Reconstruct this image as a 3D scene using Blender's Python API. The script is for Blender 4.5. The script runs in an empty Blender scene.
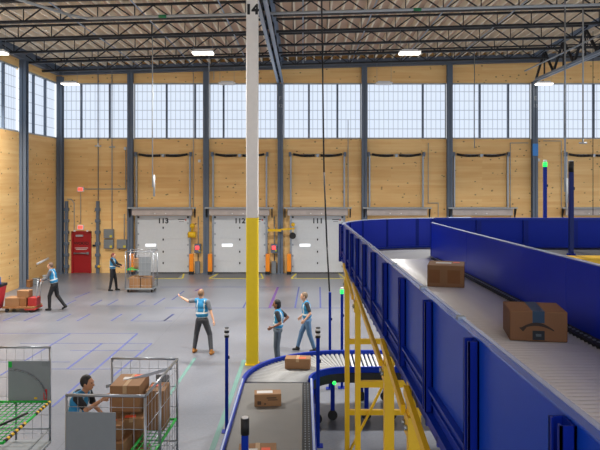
import bpy, bmesh, math, random
from mathutils import Vector, Matrix, Euler
random.seed(7)
C = bpy.context.scene.collection
PI = math.pi

# ---------------------------------------------------------------- camera
CAMZ = 4.7; F = 640.0; VX = 303.0; VY = 181.0
cd = bpy.data.cameras.new('camera'); cam = bpy.data.objects.new('camera', cd); C.objects.link(cam)
cam.location = (0, 0, CAMZ); cam.rotation_euler = (PI/2, 0, 0)
cd.sensor_width = 36; cd.lens = F/600*36
cd.shift_x = (300-VX)/600; cd.shift_y = (VY-225)/600
cd.clip_start = 0.05; cd.clip_end = 200
bpy.context.scene.camera = cam

# ---------------------------------------------------------------- world, lights, exposure
w = bpy.data.worlds.new('world'); bpy.context.scene.world = w; w.use_nodes = True
bg = w.node_tree.nodes['Background']
bg.inputs[0].default_value = (0.90, 0.94, 1.0, 1); bg.inputs[1].default_value = 0.92
vs = bpy.context.scene.view_settings
vs.view_transform = 'Standard'; vs.look = 'None'; vs.gamma = 1.0; vs.use_curve_mapping = False
vs.exposure = 0.62
LAMP_W = 380.0        # watts of each high bay lamp
WINDOW_E = 0.68       # brightness of daylight behind the translucent panes

# ---------------------------------------------------------------- helpers
def lin(h):
    if isinstance(h, str):
        h = h.lstrip('#'); v = [int(h[i:i+2], 16)/255 for i in (0, 2, 4)]
        return tuple((c/12.92 if c <= 0.04045 else ((c+0.055)/1.055)**2.4) for c in v)
    return h
MATS = {}
def nt(name):
    m = bpy.data.materials.new(name); m.use_nodes = True
    return m, m.node_tree, m.node_tree.nodes['Principled BSDF']
def mat(name, col, rough=0.5, metal=0.0, emit=0.0, ecol=None, noise=0.0, nscale=8.0, spec=0.5, coat=0.0, alpha=1.0, bump=0.0):
    if name in MATS: return MATS[name]
    m, t, b = nt(name)
    c = lin(col)
    b.inputs['Base Color'].default_value = (*c, 1)
    b.inputs['Roughness'].default_value = rough; b.inputs['Metallic'].default_value = metal
    b.inputs['Specular IOR Level'].default_value = spec
    b.inputs['Coat Weight'].default_value = coat; b.inputs['Coat Roughness'].default_value = 0.15
    b.inputs['Alpha'].default_value = alpha
    if emit:
        b.inputs['Emission Color'].default_value = (*lin(ecol or col), 1); b.inputs['Emission Strength'].default_value = emit
    n = t.nodes.new('ShaderNodeTexNoise'); n.inputs['Scale'].default_value = nscale; n.inputs['Detail'].default_value = 4
    tc = t.nodes.new('ShaderNodeTexCoord'); t.links.new(tc.outputs['Object'], n.inputs['Vector'])
    amt = noise if noise else 0.06
    mx = t.nodes.new('ShaderNodeMix'); mx.data_type = 'RGBA'
    mx.inputs[6].default_value = (*[x*(1-amt) for x in c], 1); mx.inputs[7].default_value = (*[min(1, x*(1+amt)) for x in c], 1)
    t.links.new(n.outputs['Fac'], mx.inputs[0]); t.links.new(mx.outputs[2], b.inputs['Base Color'])
    if bump:
        bp = t.nodes.new('ShaderNodeBump'); bp.inputs['Strength'].default_value = bump; bp.inputs['Distance'].default_value = 0.01
        t.links.new(n.outputs['Fac'], bp.inputs['Height']); t.links.new(bp.outputs[0], b.inputs['Normal'])
    MATS[name] = m
    return m

def frame_of(d, up=(0, 0, 1)):
    d = Vector(d).normalized(); u = Vector(up)
    if abs(d.dot(u)) > 0.99: u = Vector((0, 1, 0))
    s = d.cross(u).normalized(); u = s.cross(d).normalized()
    return d, s, u

class MB:
    """collects shapes into one mesh"""
    def __init__(self): self.v = []; self.f = []; self.mi = []; self.sm = []; self.m = 0
    def add(self, vs, fs, smooth=False):
        o = len(self.v); self.v += [Vector(a) for a in vs]
        for f in fs: self.f.append([i+o for i in f]); self.mi.append(self.m); self.sm.append(smooth)
        return self
    def box(self, x0, x1, y0, y1, z0, z1, rz=0, piv=None):
        vs = [Vector((x, y, z)) for z in (z0, z1) for y in (y0, y1) for x in (x0, x1)]
        if rz:
            p = Vector(piv) if piv else Vector(((x0+x1)/2, (y0+y1)/2, 0))
            R = Matrix.Rotation(rz, 3, 'Z'); vs = [R @ (a-p)+p for a in vs]
        return self.add(vs, [(0, 2, 3, 1), (4, 5, 7, 6), (0, 1, 5, 4), (2, 6, 7, 3), (0, 4, 6, 2), (1, 3, 7, 5)])
    def cbox(self, cx, cy, cz, sx, sy, sz, rz=0):
        return self.box(cx-sx/2, cx+sx/2, cy-sy/2, cy+sy/2, cz-sz/2, cz+sz/2, rz)
    def bar(self, p0, p1, wd, ht, up=(0, 0, 1)):
        p0, p1 = Vector(p0), Vector(p1); d, s, u = frame_of(p1-p0, up)
        vs = []
        for p in (p0, p1):
            for a, b in ((-1, -1), (1, -1), (1, 1), (-1, 1)): vs.append(p+s*a*wd/2+u*b*ht/2)
        return self.add(vs, [(3, 2, 1, 0), (4, 5, 6, 7), (0, 1, 5, 4), (1, 2, 6, 5), (2, 3, 7, 6), (3, 0, 4, 7)])
    def tube(self, p0, p1, r0, r1=None, n=12, caps=True):
        r1 = r0 if r1 is None else r1
        p0, p1 = Vector(p0), Vector(p1); d, s, u = frame_of(p1-p0)
        vs = []
        for p, r in ((p0, r0), (p1, r1)):
            for i in range(n):
                a = 2*PI*i/n; vs.append(p+(s*math.cos(a)+u*math.sin(a))*r)
        fs = [(i, (i+1) % n, n+(i+1) % n, n+i) for i in range(n)]
        self.add(vs, fs, True)
        if caps: 
            o = len(self.v)-2*n
            self.f.append([o+i for i in range(n)][::-1]); self.mi.append(self.m); self.sm.append(False)
            self.f.append([o+n+i for i in range(n)]); self.mi.append(self.m); self.sm.append(False)
        return self
    def path(self, pts, r, n=8):
        for a, b in zip(pts[:-1], pts[1:]): self.tube(a, b, r, n=n)
        for a in pts[1:-1]: self.ball(a, (r*1.02,)*3, 8, 6)
        return self
    def ball(self, c, rad, nu=16, nv=10, R=None):
        c = Vector(c); rx, ry, rz = rad if hasattr(rad, '__len__') else (rad,)*3
        vs = [Vector((0, 0, rz))]
        for j in range(1, nv):
            t = PI*j/nv
            for i in range(nu):
                a = 2*PI*i/nu; vs.append(Vector((rx*math.sin(t)*math.cos(a), ry*math.sin(t)*math.sin(a), rz*math.cos(t))))
        vs.append(Vector((0, 0, -rz)))
        if R is not None: vs = [R @ a for a in vs]
        vs = [a+c for a in vs]
        fs = [(0, 1+i, 1+(i+1) % nu) for i in range(nu)]
        for j in range(nv-2):
            for i in range(nu):
                a = 1+j*nu+i; b = 1+j*nu+(i+1) % nu; fs.append((a, a+nu, b+nu, b))
        l = len(vs)-1; o = 1+(nv-2)*nu
        fs += [(l, o+(i+1) % nu, o+i) for i in range(nu)]
        return self.add(vs, fs, True)
    def limb(self, p0, p1, r0, r1, n=14):
        self.tube(p0, p1, r0, r1, n); self.ball(p0, r0, 14, 8); self.ball(p1, r1, 14, 8); return self
    def ribbon(self, pts, t, z0, z1, side=1, smooth=False):
        """upright wall of thickness t along an open polyline (x,y); z0/z1 may be functions"""
        n = len(pts); P = [Vector((p[0], p[1], 0)) for p in pts]; L = []
        for i in range(n):
            a = P[max(0, i-1)]; b = P[min(n-1, i+1)]; d = (b-a).normalized(); L.append(Vector((d.y, -d.x, 0))*side)
        vs = []
        for i in range(n):
            for q in (P[i], P[i]+L[i]*t):
                a0 = z0(q) if callable(z0) else z0; a1 = z1(q) if callable(z1) else z1
                vs += [Vector((q.x, q.y, a0)), Vector((q.x, q.y, a1))]
        fs = []
        for i in range(n-1):
            a = 4*i; b = a+4
            fs += [(a, b, b+1, a+1), (a+2, a+3, b+3, b+2), (a+1, b+1, b+3, a+3), (a, a+2, b+2, b)]
        fs += [(0, 1, 3, 2), (4*n-4, 4*n-2, 4*n-1, 4*n-3)]
        return self.add(vs, fs, smooth)
    def warp(self, f):
        self.v = [f(a) for a in self.v]; return self
    def rot(self, rz, piv=(0, 0, 0)):
        R = Matrix.Rotation(rz, 3, 'Z'); p = Vector(piv); self.v = [R @ (a-p)+p for a in self.v]; return self

def build(name, mb, m, parent=None, world=True, bevel=0, remesh=0, smooth=0, keep=False):
    """one mesh object; vertices in world coordinates unless world=False"""
    me = bpy.data.meshes.new(name)
    off = Vector((0, 0, 0))
    if parent is not None and world:
        p = parent
        while p is not None: off += p.location; p = p.parent
    me.from_pydata([tuple(a-off) for a in mb.v], [], mb.f)
    ms = m if isinstance(m, (list, tuple)) else [m]
    for q in ms: me.materials.append(q)
    me.polygons.foreach_set('material_index', mb.mi); me.polygons.foreach_set('use_smooth', mb.sm)
    bm = bmesh.new(); bm.from_mesh(me); bmesh.ops.recalc_face_normals(bm, faces=bm.faces); bm.to_mesh(me); bm.free()
    me.update()
    o = bpy.data.objects.new(name, me); C.objects.link(o)
    if parent is not None: o.parent = parent
    if remesh:
        r = o.modifiers.new('r', 'REMESH'); r.mode = 'VOXEL'; r.voxel_size = remesh; r.use_smooth_shade = True
        if smooth:
            s = o.modifiers.new('s', 'SMOOTH'); s.iterations = smooth; s.factor = 0.5
        dg = bpy.context.evaluated_depsgraph_get(); dg.update()
        nm = bpy.data.meshes.new_from_object(o.evaluated_get(dg))
        o.modifiers.clear(); o.data = nm; nm.name = name
        if not nm.materials:
            for q in ms: nm.materials.append(q)
    if bevel:
        b = o.modifiers.new('b', 'BEVEL'); b.width = bevel; b.segments = 2; b.limit_method = 'ANGLE'
    return o
def tag(o, label, cat, group=None, kind=None):
    if label: o['label'] = label
    if cat: o['category'] = cat
    if group: o['group'] = group
    if kind: o['kind'] = kind
    return o
def thing(name, label, cat, loc=(0, 0, 0), group=None, kind=None, rz=0):
    o = bpy.data.objects.new(name, None); C.objects.link(o); o.location = loc; o.rotation_euler = (0, 0, rz)
    o.empty_display_size = 0.1
    return tag(o, label, cat, group, kind)
def solo(name, label, cat, mb, m, loc=None, group=None, **k):
    """a thing that is one mesh; its origin moved to loc"""
    if loc is not None:
        l = Vector(loc); mb.v = [a-l for a in mb.v]
    o = build(name, mb, m, None, **k)
    if loc is not None: o.location = loc
    return tag(o, label, cat, group)
def struct(name, mb, m, **k):
    o = build(name, mb, m, None, **k); o['kind'] = 'structure'; return o
def dup(root, loc=None, rz=None, label=None, group=None):
    r = root.copy(); C.objects.link(r)
    if loc is not None: r.location = loc
    if rz is not None: r.rotation_euler = (0, 0, rz)
    if label: r['label'] = label
    if group: r['group'] = group
    for ch in list(root.children):
        c = ch.copy(); C.objects.link(c); c.parent = r
        for g in list(ch.children):
            d = g.copy(); C.objects.link(d); d.parent = c
    return r
def text(name, s, size, loc, m, parent, rot=(PI/2, 0, 0), depth=0.004, xs=1.0, bold=0.0, align='CENTER'):
    cu = bpy.data.curves.new(name, 'FONT'); cu.body = s; cu.size = size; cu.extrude = depth; cu.align_x = align; cu.align_y = 'CENTER'
    cu.offset = bold
    o = bpy.data.objects.new(name, cu); C.objects.link(o)
    dg = bpy.context.evaluated_depsgraph_get(); dg.update()
    me = bpy.data.meshes.new_from_object(o.evaluated_get(dg)); bpy.data.objects.remove(o)
    me.materials.clear(); me.materials.append(m)
    q = bpy.data.objects.new(name, me); C.objects.link(q); q.parent = parent
    off = Vector((0, 0, 0)); p = parent
    while p is not None: off += p.location; p = p.parent
    q.location = Vector(loc)-off; q.rotation_euler = rot; q.scale = (xs, 1, 1)
    return q
def on_floor(px, py):
    d = F*CAMZ/(py-VY); return Vector(((px-VX)/F*d, d, 0))
YB = 32.7                       # inner face of the back wall
SC = F/YB
def bx(px): return (px-VX)/SC   # back wall x / z from the surveyed positions
def bz(py): return CAMZ+(VY-py)/SC
PITCH = 0.027                   # the roof rises gently to the right

# ---------------------------------------------------------------- materials
def wood_wall(name, c0, c1, axis_sum=True):
    m, t, b = nt(name); N = t.nodes; L = t.links
    tc = N.new('ShaderNodeTexCoord'); sp = N.new('ShaderNodeSeparateXYZ'); L.new(tc.outputs['Object'], sp.inputs[0])
    ad = N.new('ShaderNodeMath'); ad.operation = 'ADD'; L.new(sp.outputs[0], ad.inputs[0]); L.new(sp.outputs[1], ad.inputs[1])
    cb = N.new('ShaderNodeCombineXYZ'); L.new(ad.outputs[0], cb.inputs[0]); L.new(sp.outputs[2], cb.inputs[1])
    def mp(sx, sy):
        q = N.new('ShaderNodeMapping'); q.inputs['Scale'].default_value = (sx, sy, 1); L.new(cb.outputs[0], q.inputs['Vector']); return q
    grain = N.new('ShaderNodeTexNoise'); grain.inputs['Scale'].default_value = 1; grain.inputs['Detail'].default_value = 5
    L.new(mp(0.7, 9).outputs[0], grain.inputs['Vector'])
    br = N.new('ShaderNodeTexBrick'); L.new(mp(1, 1).outputs[0], br.inputs['Vector'])
    br.inputs['Scale'].default_value = 1; br.inputs['Brick Width'].default_value = 3.1; br.inputs['Row Height'].default_value = 0.14
    br.inputs['Mortar Size'].default_value = 0.004; br.inputs['Bias'].default_value = 0
    br.inputs['Color1'].default_value = (0, 0, 0, 1); br.inputs['Color2'].default_value = (1, 1, 1, 1); br.inputs['Mortar'].default_value = (0.2, 0.2, 0.2, 1)
    m1 = N.new('ShaderNodeMix'); m1.data_type = 'FLOAT'; m1.inputs[0].default_value = 0.3
    L.new(grain.outputs['Fac'], m1.inputs[2]); L.new(br.outputs['Color'], m1.inputs[3])
    col = N.new('ShaderNodeValToRGB'); L.new(m1.outputs[0], col.inputs[0])
    e = col.color_ramp.elements; e[0].position = 0.15; e[0].color = (*lin(c0), 1); e[1].position = 0.85; e[1].color = (*lin(c1), 1)
    # big soft patches
    big = N.new('ShaderNodeTexNoise'); big.inputs['Scale'].default_value = 0.5; L.new(mp(0.5, 1.6).outputs[0], big.inputs['Vector'])
    mul = N.new('ShaderNodeMix'); mul.data_type = 'RGBA'; mul.blend_type = 'MULTIPLY'; mul.inputs[0].default_value = 0.5
    r2 = N.new('ShaderNodeValToRGB'); L.new(big.outputs['Fac'], r2.inputs[0]); r2.color_ramp.elements[0].position = 0.35
    r2.color_ramp.elements[0].color = (0.80, 0.73, 0.64, 1); r2.color_ramp.elements[1].position = 0.65; r2.color_ramp.elements[1].color = (1, 1, 1, 1)
    L.new(col.outputs[0], mul.inputs[6]); L.new(r2.outputs[0], mul.inputs[7])
    # knots
    vo = N.new('ShaderNodeTexVoronoi'); vo.inputs['Scale'].default_value = 1; vo.inputs['Randomness'].default_value = 1
    L.new(mp(2.9, 4.2).outputs[0], vo.inputs['Vector'])
    rk = N.new('ShaderNodeValToRGB'); L.new(vo.outputs['Distance'], rk.inputs[0])
    rk.color_ramp.elements[0].position = 0.10; rk.color_ramp.elements[0].color = (1, 1, 1, 1)
    rk.color_ramp.elements[1].position = 0.17; rk.color_ramp.elements[1].color = (0, 0, 0, 1)
    gt = N.new('ShaderNodeMath'); gt.operation = 'GREATER_THAN'; gt.inputs[1].default_value = 0.3
    sx = N.new('ShaderNodeSeparateColor'); L.new(vo.outputs['Color'], sx.inputs[0]); L.new(sx.outputs[0], gt.inputs[0])
    kk = N.new('ShaderNodeMath'); kk.operation = 'MULTIPLY'; L.new(rk.outputs[0], kk.inputs[0]); L.new(gt.outputs[0], kk.inputs[1])
    k2 = N.new('ShaderNodeMath'); k2.operation = 'MULTIPLY'; k2.inputs[1].default_value = 0.75; L.new(kk.outputs[0], k2.inputs[0])
    fin = N.new('ShaderNodeMix'); fin.data_type = 'RGBA'; L.new(k2.outputs[0], fin.inputs[0]); L.new(mul.outputs[2], fin.inputs[6])
    fin.inputs[7].default_value = (*lin('#5a3a1c'), 1)
    L.new(fin.outputs[2], b.inputs['Base Color']); b.inputs['Roughness'].default_value = 0.6
    return m
M_WOOD = wood_wall('timber_wall', '#ecb670', '#ffdb98')

def floor_mat():
    m, t, b = nt('sealed_concrete'); N = t.nodes; L = t.links
    tc = N.new('ShaderNodeTexCoord')
    n1 = N.new('ShaderNodeTexNoise'); n1.inputs['Scale'].default_value = 0.35; n1.inputs['Detail'].default_value = 8; L.new(tc.outputs['Object'], n1.inputs['Vector'])
    n2 = N.new('ShaderNodeTexNoise'); n2.inputs['Scale'].default_value = 18; n2.inputs['Detail'].default_value = 4; L.new(tc.outputs['Object'], n2.inputs['Vector'])
    r = N.new('ShaderNodeValToRGB'); L.new(n1.outputs['Fac'], r.inputs[0])
    r.color_ramp.elements[0].position = 0.3; r.color_ramp.elements[0].color = (*lin('#5e6168'), 1)
    r.color_ramp.elements[1].position = 0.7; r.color_ramp.elements[1].color = (*lin('#74777f'), 1)
    mx = N.new('ShaderNodeMix'); mx.data_type = 'RGBA'; mx.blend_type = 'OVERLAY'; mx.inputs[0].default_value = 0.25
    L.new(r.outputs[0], mx.inputs[6]); L.new(n2.outputs['Fac'], mx.inputs[7])
    br = N.new('ShaderNodeTexBrick'); L.new(tc.outputs['Object'], br.inputs['Vector']); br.offset = 0
    br.inputs['Scale'].default_value = 1; br.inputs['Brick Width'].default_value = 4.3; br.inputs['Row Height'].default_value = 4.3
    br.inputs['Mortar Size'].default_value = 0.008
    br.inputs['Color1'].default_value = (1, 1, 1, 1); br.inputs['Color2'].default_value = (1, 1, 1, 1); br.inputs['Mortar'].default_value = (0.6, 0.6, 0.6, 1)
    m2 = N.new('ShaderNodeMix'); m2.data_type = 'RGBA'; m2.blend_type = 'MULTIPLY'; m2.inputs[0].default_value = 0.8
    L.new(mx.outputs[2], m2.inputs[6]); L.new(br.outputs['Color'], m2.inputs[7]); L.new(m2.outputs[2], b.inputs['Base Color'])
    rr = N.new('ShaderNodeMapRange'); rr.inputs[3].default_value = 0.22; rr.inputs[4].default_value = 0.42
    L.new(n1.outputs['Fac'], rr.inputs[0]); L.new(rr.outputs[0], b.inputs['Roughness'])
    b.inputs['Specular IOR Level'].default_value = 0.55
    return m

def pane_mat(px0, axis):
    """translucent daylight pane lit from outside, with its fine ribs"""
    m, t, b = nt('translucent_pane'); N = t.nodes; L = t.links
    tc = N.new('ShaderNodeTexCoord'); sp = N.new('ShaderNodeSeparateXYZ'); L.new(tc.outputs['Object'], sp.inputs[0])
    def line(sock, period, wdt, off=0.0):
        a = N.new('ShaderNodeMath'); a.operation = 'ADD'; a.inputs[1].default_value = 100*period-off; L.new(sock, a.inputs[0])
        d = N.new('ShaderNodeMath'); d.operation = 'DIVIDE'; d.inputs[1].default_value = period; L.new(a.outputs[0], d.inputs[0])
        f = N.new('ShaderNodeMath'); f.operation = 'FRACT'; L.new(d.outputs[0], f.inputs[0])
        g = N.new('ShaderNodeMath'); g.operation = 'LESS_THAN'; g.inputs[1].default_value = wdt/period; L.new(f.outputs[0], g.inputs[0])
        return g.outputs[0]
    v = line(sp.outputs[axis], 0.2427, 0.035); h = line(sp.outputs[2], 0.476, 0.035, 6.88)
    v2 = line(sp.outputs[axis], 0.0603, 0.03)
    s1 = N.new('ShaderNodeMath'); s1.operation = 'MULTIPLY'; s1.inputs[1].default_value = 0.42; L.new(v, s1.inputs[0])
    s2 = N.new('ShaderNodeMath'); s2.operation = 'MULTIPLY'; s2.inputs[1].default_value = 0.5; L.new(h, s2.inputs[0])
    s3 = N.new('ShaderNodeMath'); s3.operation = 'MULTIPLY'; s3.inputs[1].default_value = 0.07; L.new(v2, s3.inputs[0])
    mxm = N.new('ShaderNodeMath'); mxm.operation = 'MAXIMUM'; L.new(s1.outputs[0], mxm.inputs[0]); L.new(s2.outputs[0], mxm.inputs[1])
    ad = N.new('ShaderNodeMath'); ad.operation = 'ADD'; L.new(mxm.outputs[0], ad.inputs[0]); L.new(s3.outputs[0], ad.inputs[1])
    inv = N.new('ShaderNodeMath'); inv.operation = 'SUBTRACT'; inv.inputs[0].default_value = 1; L.new(ad.outputs[0], inv.inputs[1])
    st = N.new('ShaderNodeMath'); st.operation = 'MULTIPLY'; st.inputs[1].default_value = WINDOW_E; L.new(inv.outputs[0], st.inputs[0])
    b.inputs['Base Color'].default_value = (0.07, 0.08, 0.09, 1); b.inputs['Roughness'].default_value = 0.5
    b.inputs['Emission Color'].default_value = (*lin('#dde9fb'), 1); L.new(st.outputs[0], b.inputs['Emission Strength'])
    return m
M_FLOOR = floor_mat()
M_PANEX = pane_mat(0, 0); M_PANEY = pane_mat(0, 1)
M_STEEL = mat('painted_grey_steel', '#606c7c', 0.45, 0.0)
M_STEELB = mat('blue_grey_steel', '#8a9cb4', 0.35, 0.2)
M_DARK = mat('dark_joist_steel', '#14171d', 0.5)
M_GALV = mat('galvanised_steel', '#9aa2aa', 0.38, 0.75, noise=0.15)
M_LGREY = mat('light_grey_paint', '#a5aaad', 0.45)
M_DOOR = mat('dock_door_panel', '#cdd1d4', 0.45)
M_HEAD = mat('dock_header_metal', '#b5aaa4', 0.5, 0.0, noise=0.25, nscale=3)
M_BLACK = mat('black_rubber', '#141517', 0.6)
M_BLUE = mat('conveyor_blue_paint', '#062c98', 0.38, 0.0, spec=0.18)
M_PANEL = mat('guard_panel_paint', '#0a3cac', 0.38, spec=0.16, coat=0.03)
M_CAPB = mat('guard_cap_blue', '#4467cc', 0.25, 0.25, spec=0.5, coat=0.4)
M_BLUEP = mat('conveyor_post_blue', '#052084', 0.45, spec=0.15)
M_BLUEI = mat('conveyor_inner_blue', '#0226b0', 0.4, spec=0.25)
M_CAP = mat('guard_cap_edge', '#c3d0f2', 0.25, 0.4)
M_YEL = mat('safety_yellow', '#e2b40c', 0.4)
M_YELC = mat('column_yellow', '#fcd800', 0.45)
M_WHITEC = mat('column_white', '#e9e5df', 0.55)
M_ORANGE = mat('bollard_orange', '#f08c14', 0.45)
M_ROLL = mat('zinc_roller', '#e2e2e2', 0.4, 0.25)
M_BELT = mat('grey_belt', '#77787a', 0.5, noise=0.12, nscale=3)
M_BELT2 = mat('dark_grey_belt', '#767470', 0.45, noise=0.12, nscale=3)
M_WHITE = mat('white_plastic', '#e8e8e8', 0.5)
M_RED = mat('red_door_paint', '#a01a20', 0.4)
M_CARD = mat('cardboard', '#946d48', 0.75, noise=0.1, nscale=5)
M_CARDD = mat('cardboard_dark', '#8a5c33', 0.75)
M_GREEN = mat('cart_green', '#10b23c', 0.4)
M_CAGE = mat('cage_grey_steel', '#9ea2a8', 0.3, 0.6)
M_PLAST = mat('grey_cart_panel', '#7c8286', 0.5)
M_TAPEB = mat('floor_tape_blue', '#454d80', 0.6)
M_TAPET = mat('floor_tape_teal', '#547a72', 0.6)
M_TAPEP = mat('floor_tape_purple', '#5a3a74', 0.6)
M_TAPEY = mat('floor_tape_yellow', '#d8c838', 0.6)
M_LIT_R = mat('red_lamp', '#ff3030', 0.4, emit=3.0)
M_LIT_G = mat('green_lamp', '#20ff50', 0.4, emit=1.5)
M_LIT_W = mat('lamp_diffuser', '#ffffff', 0.4, emit=4.0, ecol='#fff6e8')
M_LABELO = mat('orange_label', '#f0603c', 0.6)
M_LABELW = mat('paper_label', '#d4d0cc', 0.6)
M_PINK = mat('exit_sign_face', '#ff8070', 0.5, emit=0.8, ecol='#ff5a48')
M_SHEET = mat('roof_sheathing', '#d8bca6', 0.7, noise=0.2, nscale=1.3)
M_PURL = mat('roof_lumber', '#fdeedb', 0.65, noise=0.12, nscale=2)

# ---------------------------------------------------------------- floor and markings
struct_floor = struct('floor', MB().box(-14, 30, -6, YB+0.4, -0.2, 0), M_FLOOR)
def floor_strip(p, q, wd, m, name='tape_line'):
    a, b = on_floor(*p), on_floor(*q); d = (b-a).normalized(); s = Vector((-d.y, d.x, 0))*wd/2
    mb = MB(); z = Vector((0, 0, 0.003))
    mb.add([a-s+z, b-s+z, b+s+z, a+s+z, a-s, b-s, b+s, a+s], [(0, 1, 2, 3), (4, 7, 6, 5), (0, 4, 5, 1), (1, 5, 6, 2), (2, 6, 7, 3), (3, 7, 4, 0)])
    return build(name, mb, m, struct_floor)
for p, q in [((64, 305.6), (76, 300)), ((91, 305.6), (102, 300)), ((108, 305), (118, 299.7)), ((137, 305), (145, 300.5)), ((154, 305), (165, 298)),
             ((3, 321), (20, 314)), ((24, 321), (40, 314)), ((57, 321), (71, 314)), ((77, 321), (90, 314)), ((111, 321), (122, 314)),
             ((131, 321), (141, 314)), ((164, 321), (174, 314)), ((0, 375.5), (70, 333.8)), ((52, 407), (137.5, 333.5)), ((67, 369), (102, 343.4)),
             ((112, 377), (151.5, 343.4)), ((75, 298), (90, 292)), ((172, 300), (184, 291)), ((164, 321), (173, 314)), ((243, 308), (248, 299)), ((295, 308), (299, 287)), ((320.5, 308), (320, 287))]:
    floor_strip(p, q, 0.06, M_TAPEB)
for p, q in [((0, 333.5), (138, 333.5)), ((20, 343.4), (152, 343.4)), ((70, 350.6), (142, 350.6)), ((0, 362), (70, 362)), ((130, 321), (172, 321)), ((106, 306), (150, 306)), ((50, 369), (112, 369))]:
    floor_strip(p, q, 0.028, M_TAPEB)
floor_strip((160, 287), (300, 287), 0.05, M_TAPEB); floor_strip((165, 308), (345, 308), 0.05, M_TAPEB)
floor_strip((269.5, 308), (278, 287), 0.1, M_TAPEP); floor_strip((195, 291), (202, 288), 0.08, M_TAPEP)
floor_strip((212, 450), (244, 360), 0.1, M_TAPET); floor_strip((156, 415), (195, 358), 0.08, M_TAPET)
for a in ((182, 278.5, 190, 274), ):
    pass

# ---------------------------------------------------------------- walls
ZW0, ZW1 = 6.85, 9.71
bw = MB().box(-12.9, 26, YB, YB+0.35, 0, ZW0).box(-12.9, 26, YB, YB+0.35, ZW1, 12.2)
struct('wall_back', bw, M_WOOD)
lw = MB().box(-12.9, -12.5, -6, YB, 0, ZW0).box(-12.9, -12.5, -6, YB, ZW1, 12.0)
struct('wall_left', lw, M_WOOD)
colx = [-8.78, -4.93, -1.15, 3.12, 7.46, 11.78, 16.65, 20.5]
edges = [-12.5]+colx
wi = 0
for x0, x1 in zip(edges[:-1], edges[1:]):
    wi += 1
    a, b = x0+0.14, x1-0.14
    if wi == 1: a = -12.5+0.2
    o = struct('window_%d' % wi, MB().box(a, b, YB+0.12, YB+0.16, ZW0, ZW1), M_PANEX)
    fr = MB().box(a, b, YB+0.02, YB+0.12, ZW0, ZW0+0.07).box(a, b, YB+0.02, YB+0.12, ZW1-0.07, ZW1).box(a, a+0.05, YB+0.02, YB+0.12, ZW0, ZW1).box(b-0.05, b, YB+0.02, YB+0.12, ZW0, ZW1)
    build('window_frame', fr, M_LGREY, o)
    for px_ in (81, 109.5, 166.5, 195, 223.5, 252, 309, 337.5, 423, 480, 508.5, 565.5, 594):
        x = bx(px_)
        if not a+0.1 < x < b-0.1: continue
        build('mullion', MB().box(x-0.045, x+0.045, YB+0.01, YB+0.13, ZW0+0.05, ZW1-0.05), M_STEEL, o)
for y0, y1 in ((24.0, 28.3), (28.3, YB), (19.7, 24.0), (15.4, 19.7)):
    wi += 1
    a, b = y0+0.16, y1-0.16
    o = struct('window_%d' % wi, MB().box(-12.66, -12.62, a, b, ZW0, ZW1), M_PANEY)
    fr = MB().box(-12.62, -12.52, a, b, ZW0, ZW0+0.07).box(-12.62, -12.52, a, b, ZW1-0.07, ZW1)
    build('window_frame', fr, M_LGREY, o)
    for k in (1, 2):
        y = a+(b-a)*k/3
        build('mullion', MB().box(-12.63, -12.51, y-0.045, y+0.045, ZW0+0.05, ZW1-0.05), M_STEEL, o)

# ---------------------------------------------------------------- roof
def roofz(x, base): return base+PITCH*x
def pitched(mb): return mb.warp(lambda a: Vector((a.x, a.y, a.z+PITCH*a.x)))
deck = pitched(MB().box(-12.9, 26, -6, YB+0.3, 11.06, 11.2))
ceil_o = struct('ceiling', deck, M_SHEET)
x = -12.2
while x < 18:
    build('wood_purlin', MB().box(x-0.032, x+0.032, 5, YB, 10.80+PITCH*x, 11.06+PITCH*x), M_PURL, ceil_o)
    x += 0.44
joist_y = [12.0, 14.3, 16.7, 19.1, 21.5, 23.9, 26.3, 28.5, 30.7]
ordn = ['ninth', 'eighth', 'seventh', 'sixth', 'fifth', 'fourth', 'third', 'second', 'first']
spans = [(-12.5, -1.3), (-1.0, 11.7), (12.0, 20.0)]
for jy, on in zip(joist_y, ordn):
    if jy < 16: continue
    for si, (x0, x1) in enumerate(spans):
        bay = ['in the left bay', 'in the middle bay', 'in the right bay'][si]
        r = thing('roof_joist', 'dark open-web roof joist, %s from the back wall, %s' % (on, bay), 'roof joist', ((x0+x1)/2, jy, 10.3), 'open-web joists under the roof')
        # chords as paired angles
        ZB, ZT = 10.30, 10.74
        bc = MB().box(x0, x1, jy-0.075, jy-0.015, ZB-0.04, ZB+0.04).box(x0, x1, jy+0.015, jy+0.075, ZB-0.04, ZB+0.04)
        build('bottom_chord', pitched(bc), M_DARK, r)
        tc_ = MB().box(x0, x1, jy-0.07, jy-0.015, ZT, ZT+0.06).box(x0, x1, jy+0.015, jy+0.07, ZT, ZT+0.06)
        build('top_chord', pitched(tc_), M_DARK, r)
        nb = max(2, round((x1-x0)/1.25)); st = (x1-x0)/nb
        proto = None
        for k in range(nb):
            build('web_post', MB().bar((x0+st*(k+0.5), jy, ZB+PITCH*(x0+st*(k+0.5))), (x0+st*(k+0.5), jy, ZT+PITCH*(x0+st*(k+0.5))), 0.03, 0.03, (0, 1, 0)), M_DARK, r)
            for s in (0, 1):
                xa = x0+st*k+(st/2 if s else 0); xb = xa+st/2
                za, zb = (ZT, ZB) if s == 0 else (ZB, ZT)
                g = MB().bar((xa, jy, za+PITCH*xa), (xb, jy, zb+PITCH*xb), 0.04, 0.04)
                build('web_diagonal', g, M_DARK, r)
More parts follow.
